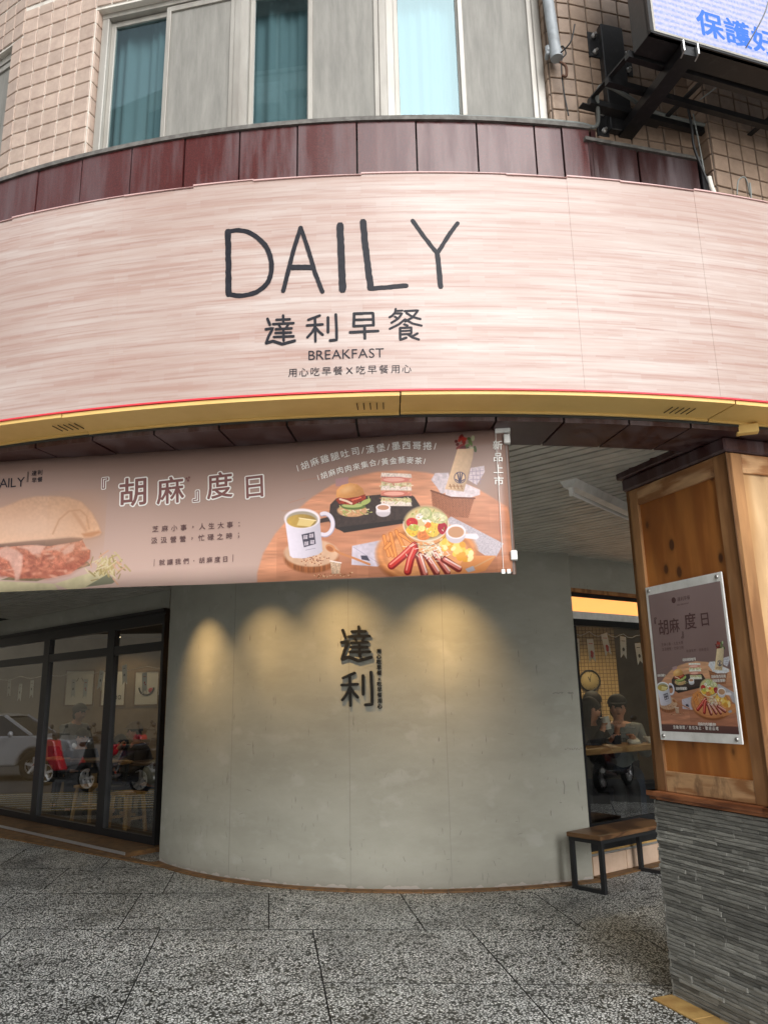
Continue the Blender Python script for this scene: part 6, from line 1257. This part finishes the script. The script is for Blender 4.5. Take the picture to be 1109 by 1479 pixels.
car((-13.25, 14.75, -.10), R_(90), 'grey hatchback with alloy wheels parked beside the arcade')
def scooter(loc, rz, lab, paint):
    c = thing('scooter', lab, 'scooter', loc, rz); wheel(c, -.64, 0, .25, .25, .11); wheel(c, .62, 0, .25, .25, .12)
    YX = (Vector((1, 0, 0)), Vector((0, 0, 1)), Vector((0, 1, 0)))
    mb = MB(); mb.prism([(.10, .36), (.25, .68), (.55, .78), (.92, .82), (.88, .62), (.70, .50), (.45, .38)], -.14, .14, ax=YX); o = mb.obj('rear_body', paint, c); b = o.modifiers.new('b', 'BEVEL'); b.width = .04; b.segments = 3
    mb = MB(); mb.prism([(-.22, .30), (-.36, .60), (-.44, .92), (-.62, .94), (-.70, .66), (-.56, .50), (-.42, .30)], -.16, .16, ax=YX); o = mb.obj('front_fairing', paint, c); b = o.modifiers.new('b', 'BEVEL'); b.width = .045; b.segments = 3
    mb = MB(); mb.prism([(-.92, .40), (-.80, .54), (-.55, .55), (-.42, .44), (-.55, .50), (-.78, .49)], -.08, .08, ax=YX); mb.obj('front_fender', paint, c)
    mb = MB(); mb.box((-.05, 0, .28), (.50, .30, .06), bev=.02); mb.box((.40, .0, .30), (.40, .22, .16), bev=.03); mb.obj('floorboard', 'scooter_black', c)
    mb = MB(); mb.box((.46, 0, .82), (.72, .26, .09), bev=.035); mb.obj('seat', 'rubber', c)
    mb = MB(); mb.tube([(-.64, 0, .25), (-.50, 0, .85), (-.46, 0, 1.0)], .025, 8); mb.obj('fork', 'scooter_black', c)
    mb = MB(); mb.tube([(-.36, -.34, 1.02), (-.46, -.16, 1.03), (-.48, 0, 1.0), (-.46, .16, 1.03), (-.36, .34, 1.02)], .018, 8); mb.box((-.47, 0, 1.0), (.12, .22, .12), bev=.03); mb.obj('handlebar', 'scooter_black', c)
    for s_ in (-1, 1): mb = MB(); mb.tube([(-.44, s_*.2, 1.03), (-.42, s_*.27, 1.17)], .007, 6); mb.ball((-.42, s_*.30, 1.20), .06, 10, 7, sc=(.35, 1.1, .8)); mb.obj('mirror', 'scooter_black', c)
    mb = MB(); mb.ball((-.66, 0, .82), .08, 12, 8, sc=(.5, 1.3, .8)); mb.obj('headlight', 'white_metal', c); mb = MB(); mb.tube([(.30, -.14, .26), (.62, -.17, .30), (.92, -.17, .38)], [.03, .05, .045], 10); mb.obj('exhaust', 'bolt', c)
    return c
scooter((-11.1, 12.1, -.10), R_(-78), 'red scooter nearest the grey hatchback', 'scooter_red'); scooter((-11.9, 11.45, -.10), R_(-64), 'dark blue scooter parked between the red and black ones', 'scooter_blue'); scooter((-9.3, 10.85, -.10), R_(-62), 'black scooter parked closest to the shop', 'scooter_black')
scooter((9.3, 7.2, -.10), R_(200), 'black scooter parked by the right street corner', 'scooter_black'); scooter((9.6, 8.3, -.10), R_(195), 'red scooter parked by the right street corner', 'scooter_red'); scooter((9.0, 6.2, -.10), R_(205), 'blue scooter nearest the pillar side street', 'scooter_blue')
for k_, (x_, y_, a_, pc_) in enumerate(((-12.9, 10.7, -70, 'scooter_red'), (-12.3, 9.7, -84, 'scooter_blue'), (-10.6, 9.9, -60, 'scooter_black'))): scooter((x_, y_, -.10), R_(a_), ['red scooter farthest from the shop glass behind the blue one', 'blue scooter parked past the orange cone', 'black scooter standing between the cone and the shop'][k_], pc_)
cn = thing('traffic_cone', 'orange traffic cone standing behind the scooters', 'cone', (-13.9, 11.75, -.10)); mb = MB(); mb.box((0, 0, .02), (.36, .36, .04)); mb.lathe((0, 0, .04), [(.14, 0), (.03, .66)], 18); mb.obj('cone_body', 'cone', cn); mb = MB(); mb.lathe((0, 0, .04), [(.105, .25), (.075, .40)], 18); mb.obj('reflective_band', 'cup', cn)
# street-side buildings
def block(loc, rz, w_, h_, d_, lab, m_, sh=True, ac=False, tile=False, win=True, fl=3.2, shops=True):
    b = thing('street_building', lab, 'building', loc, rz); mb = MB(); mb.box((w_/2, d_/2, h_/2-.1), (w_, d_, h_)); mb.obj('wall', m_, b); k = 0; r = random.Random(int(w_*10))
    z = 3.6; first = None; acm = None
    if shops:
        x = .5
    return b
def street_block(loc, rz, w_, h_, d_, lab, m_, shutters=True, units=0):
    """box with recessed-looking windows on its local -y face, ribbed shutters at street level and wall air conditioners"""
    b = thing('street_building', lab, 'building', loc, rz); mb = MB(); mb.box((w_/2, d_/2, h_/2-.1), (w_, d_, h_)); mb.obj('wall', m_, b)
    fm = MB(); fm.box((0, -.03, 0), (1.9, .06, 1.5)); fme = fm.mesh('window_frame', 'alu'); gm = MB(); gm.box((0, -.065, 0), (.82, .02, 1.34)); gme = gm.mesh('window_pane', 'far_glass')
    z = 5.0
    while z+1 < h_:
        x = 1.6
        while x+1 < w_:
            f_ = link('window', fme, b, (x, 0, z))
            for e in (-.44, .44): link('pane', gme, f_, (e, 0, 0))
            x += 2.9
        mb = MB(); mb.box((w_/2, -.10, z-1.25), (w_, .2, .22)); mb.obj('floor_band', 'far_wall_grey', b); z += 3.2
    if shutters:
        x = .4
        while x+2.6 < w_:
            mb = MB()
            for k in range(24): mb.box((x+1.3, -.04, .02+.11*k), (2.5, .05+.02*(k % 2), .10))
            mb.obj('shutter', 'shutter', b); x += 3.0
    r = random.Random(int(w_*7)); 
    for k in range(units):
        x, z = r.uniform(1, w_-1), 6.6+3.2*(k % max(1, int((h_-6)/3.2))); mb = MB(); mb.box((x, -.25, z), (.75, .45, .5), bev=.02)
        for j in range(6): mb.box((x, -.478, z-.18+.07*j), (.64, .012, .03))
        o = mb.obj('air_conditioner', 'white_metal', b)
    return b
street_block((-24, 26, 0), R_(-90), 30, 10.5, 6, 'pale shop block with ribbed shutters across the left street', 'far_wall')
street_block((-1.6, -5.5, 0), R_(180), 10, 16, 6, 'tall tiled block with air conditioners across the street', 'far_wall_grey', units=22)
street_block((17, -6, 0), R_(90), 22, 9, 6, 'white low building across the right side street', 'far_wall')
for y, z, l_, w_ in ((15.2, 2.75, 'red shop banner with white characters across the left street', 2.7), (17.0, 2.95, 'tall red sign board with white characters across the left street', .5)):
    t_ = thing('street_sign', l_, 'sign', (-23.8, y, z)); mb = MB(); mb.box((0, 0, 0), (.1, w_, .62 if w_ > 2 else 1.1)); mb.obj('sign_board', 'sign_red', t_); mb = MB(); f = lambda x, q, d: Vector((.06+d, x, q))
    for i, ch in enumerate('早餐' if w_ < 2 else '飲料冰品'): put_glyph(mb, ch, f, *((0, .25-i*.5) if w_ < 2 else (-.95+.63*i, 0)), .46, bold=.02)
    mb.obj('sign_lettering', 'white_text', t_)
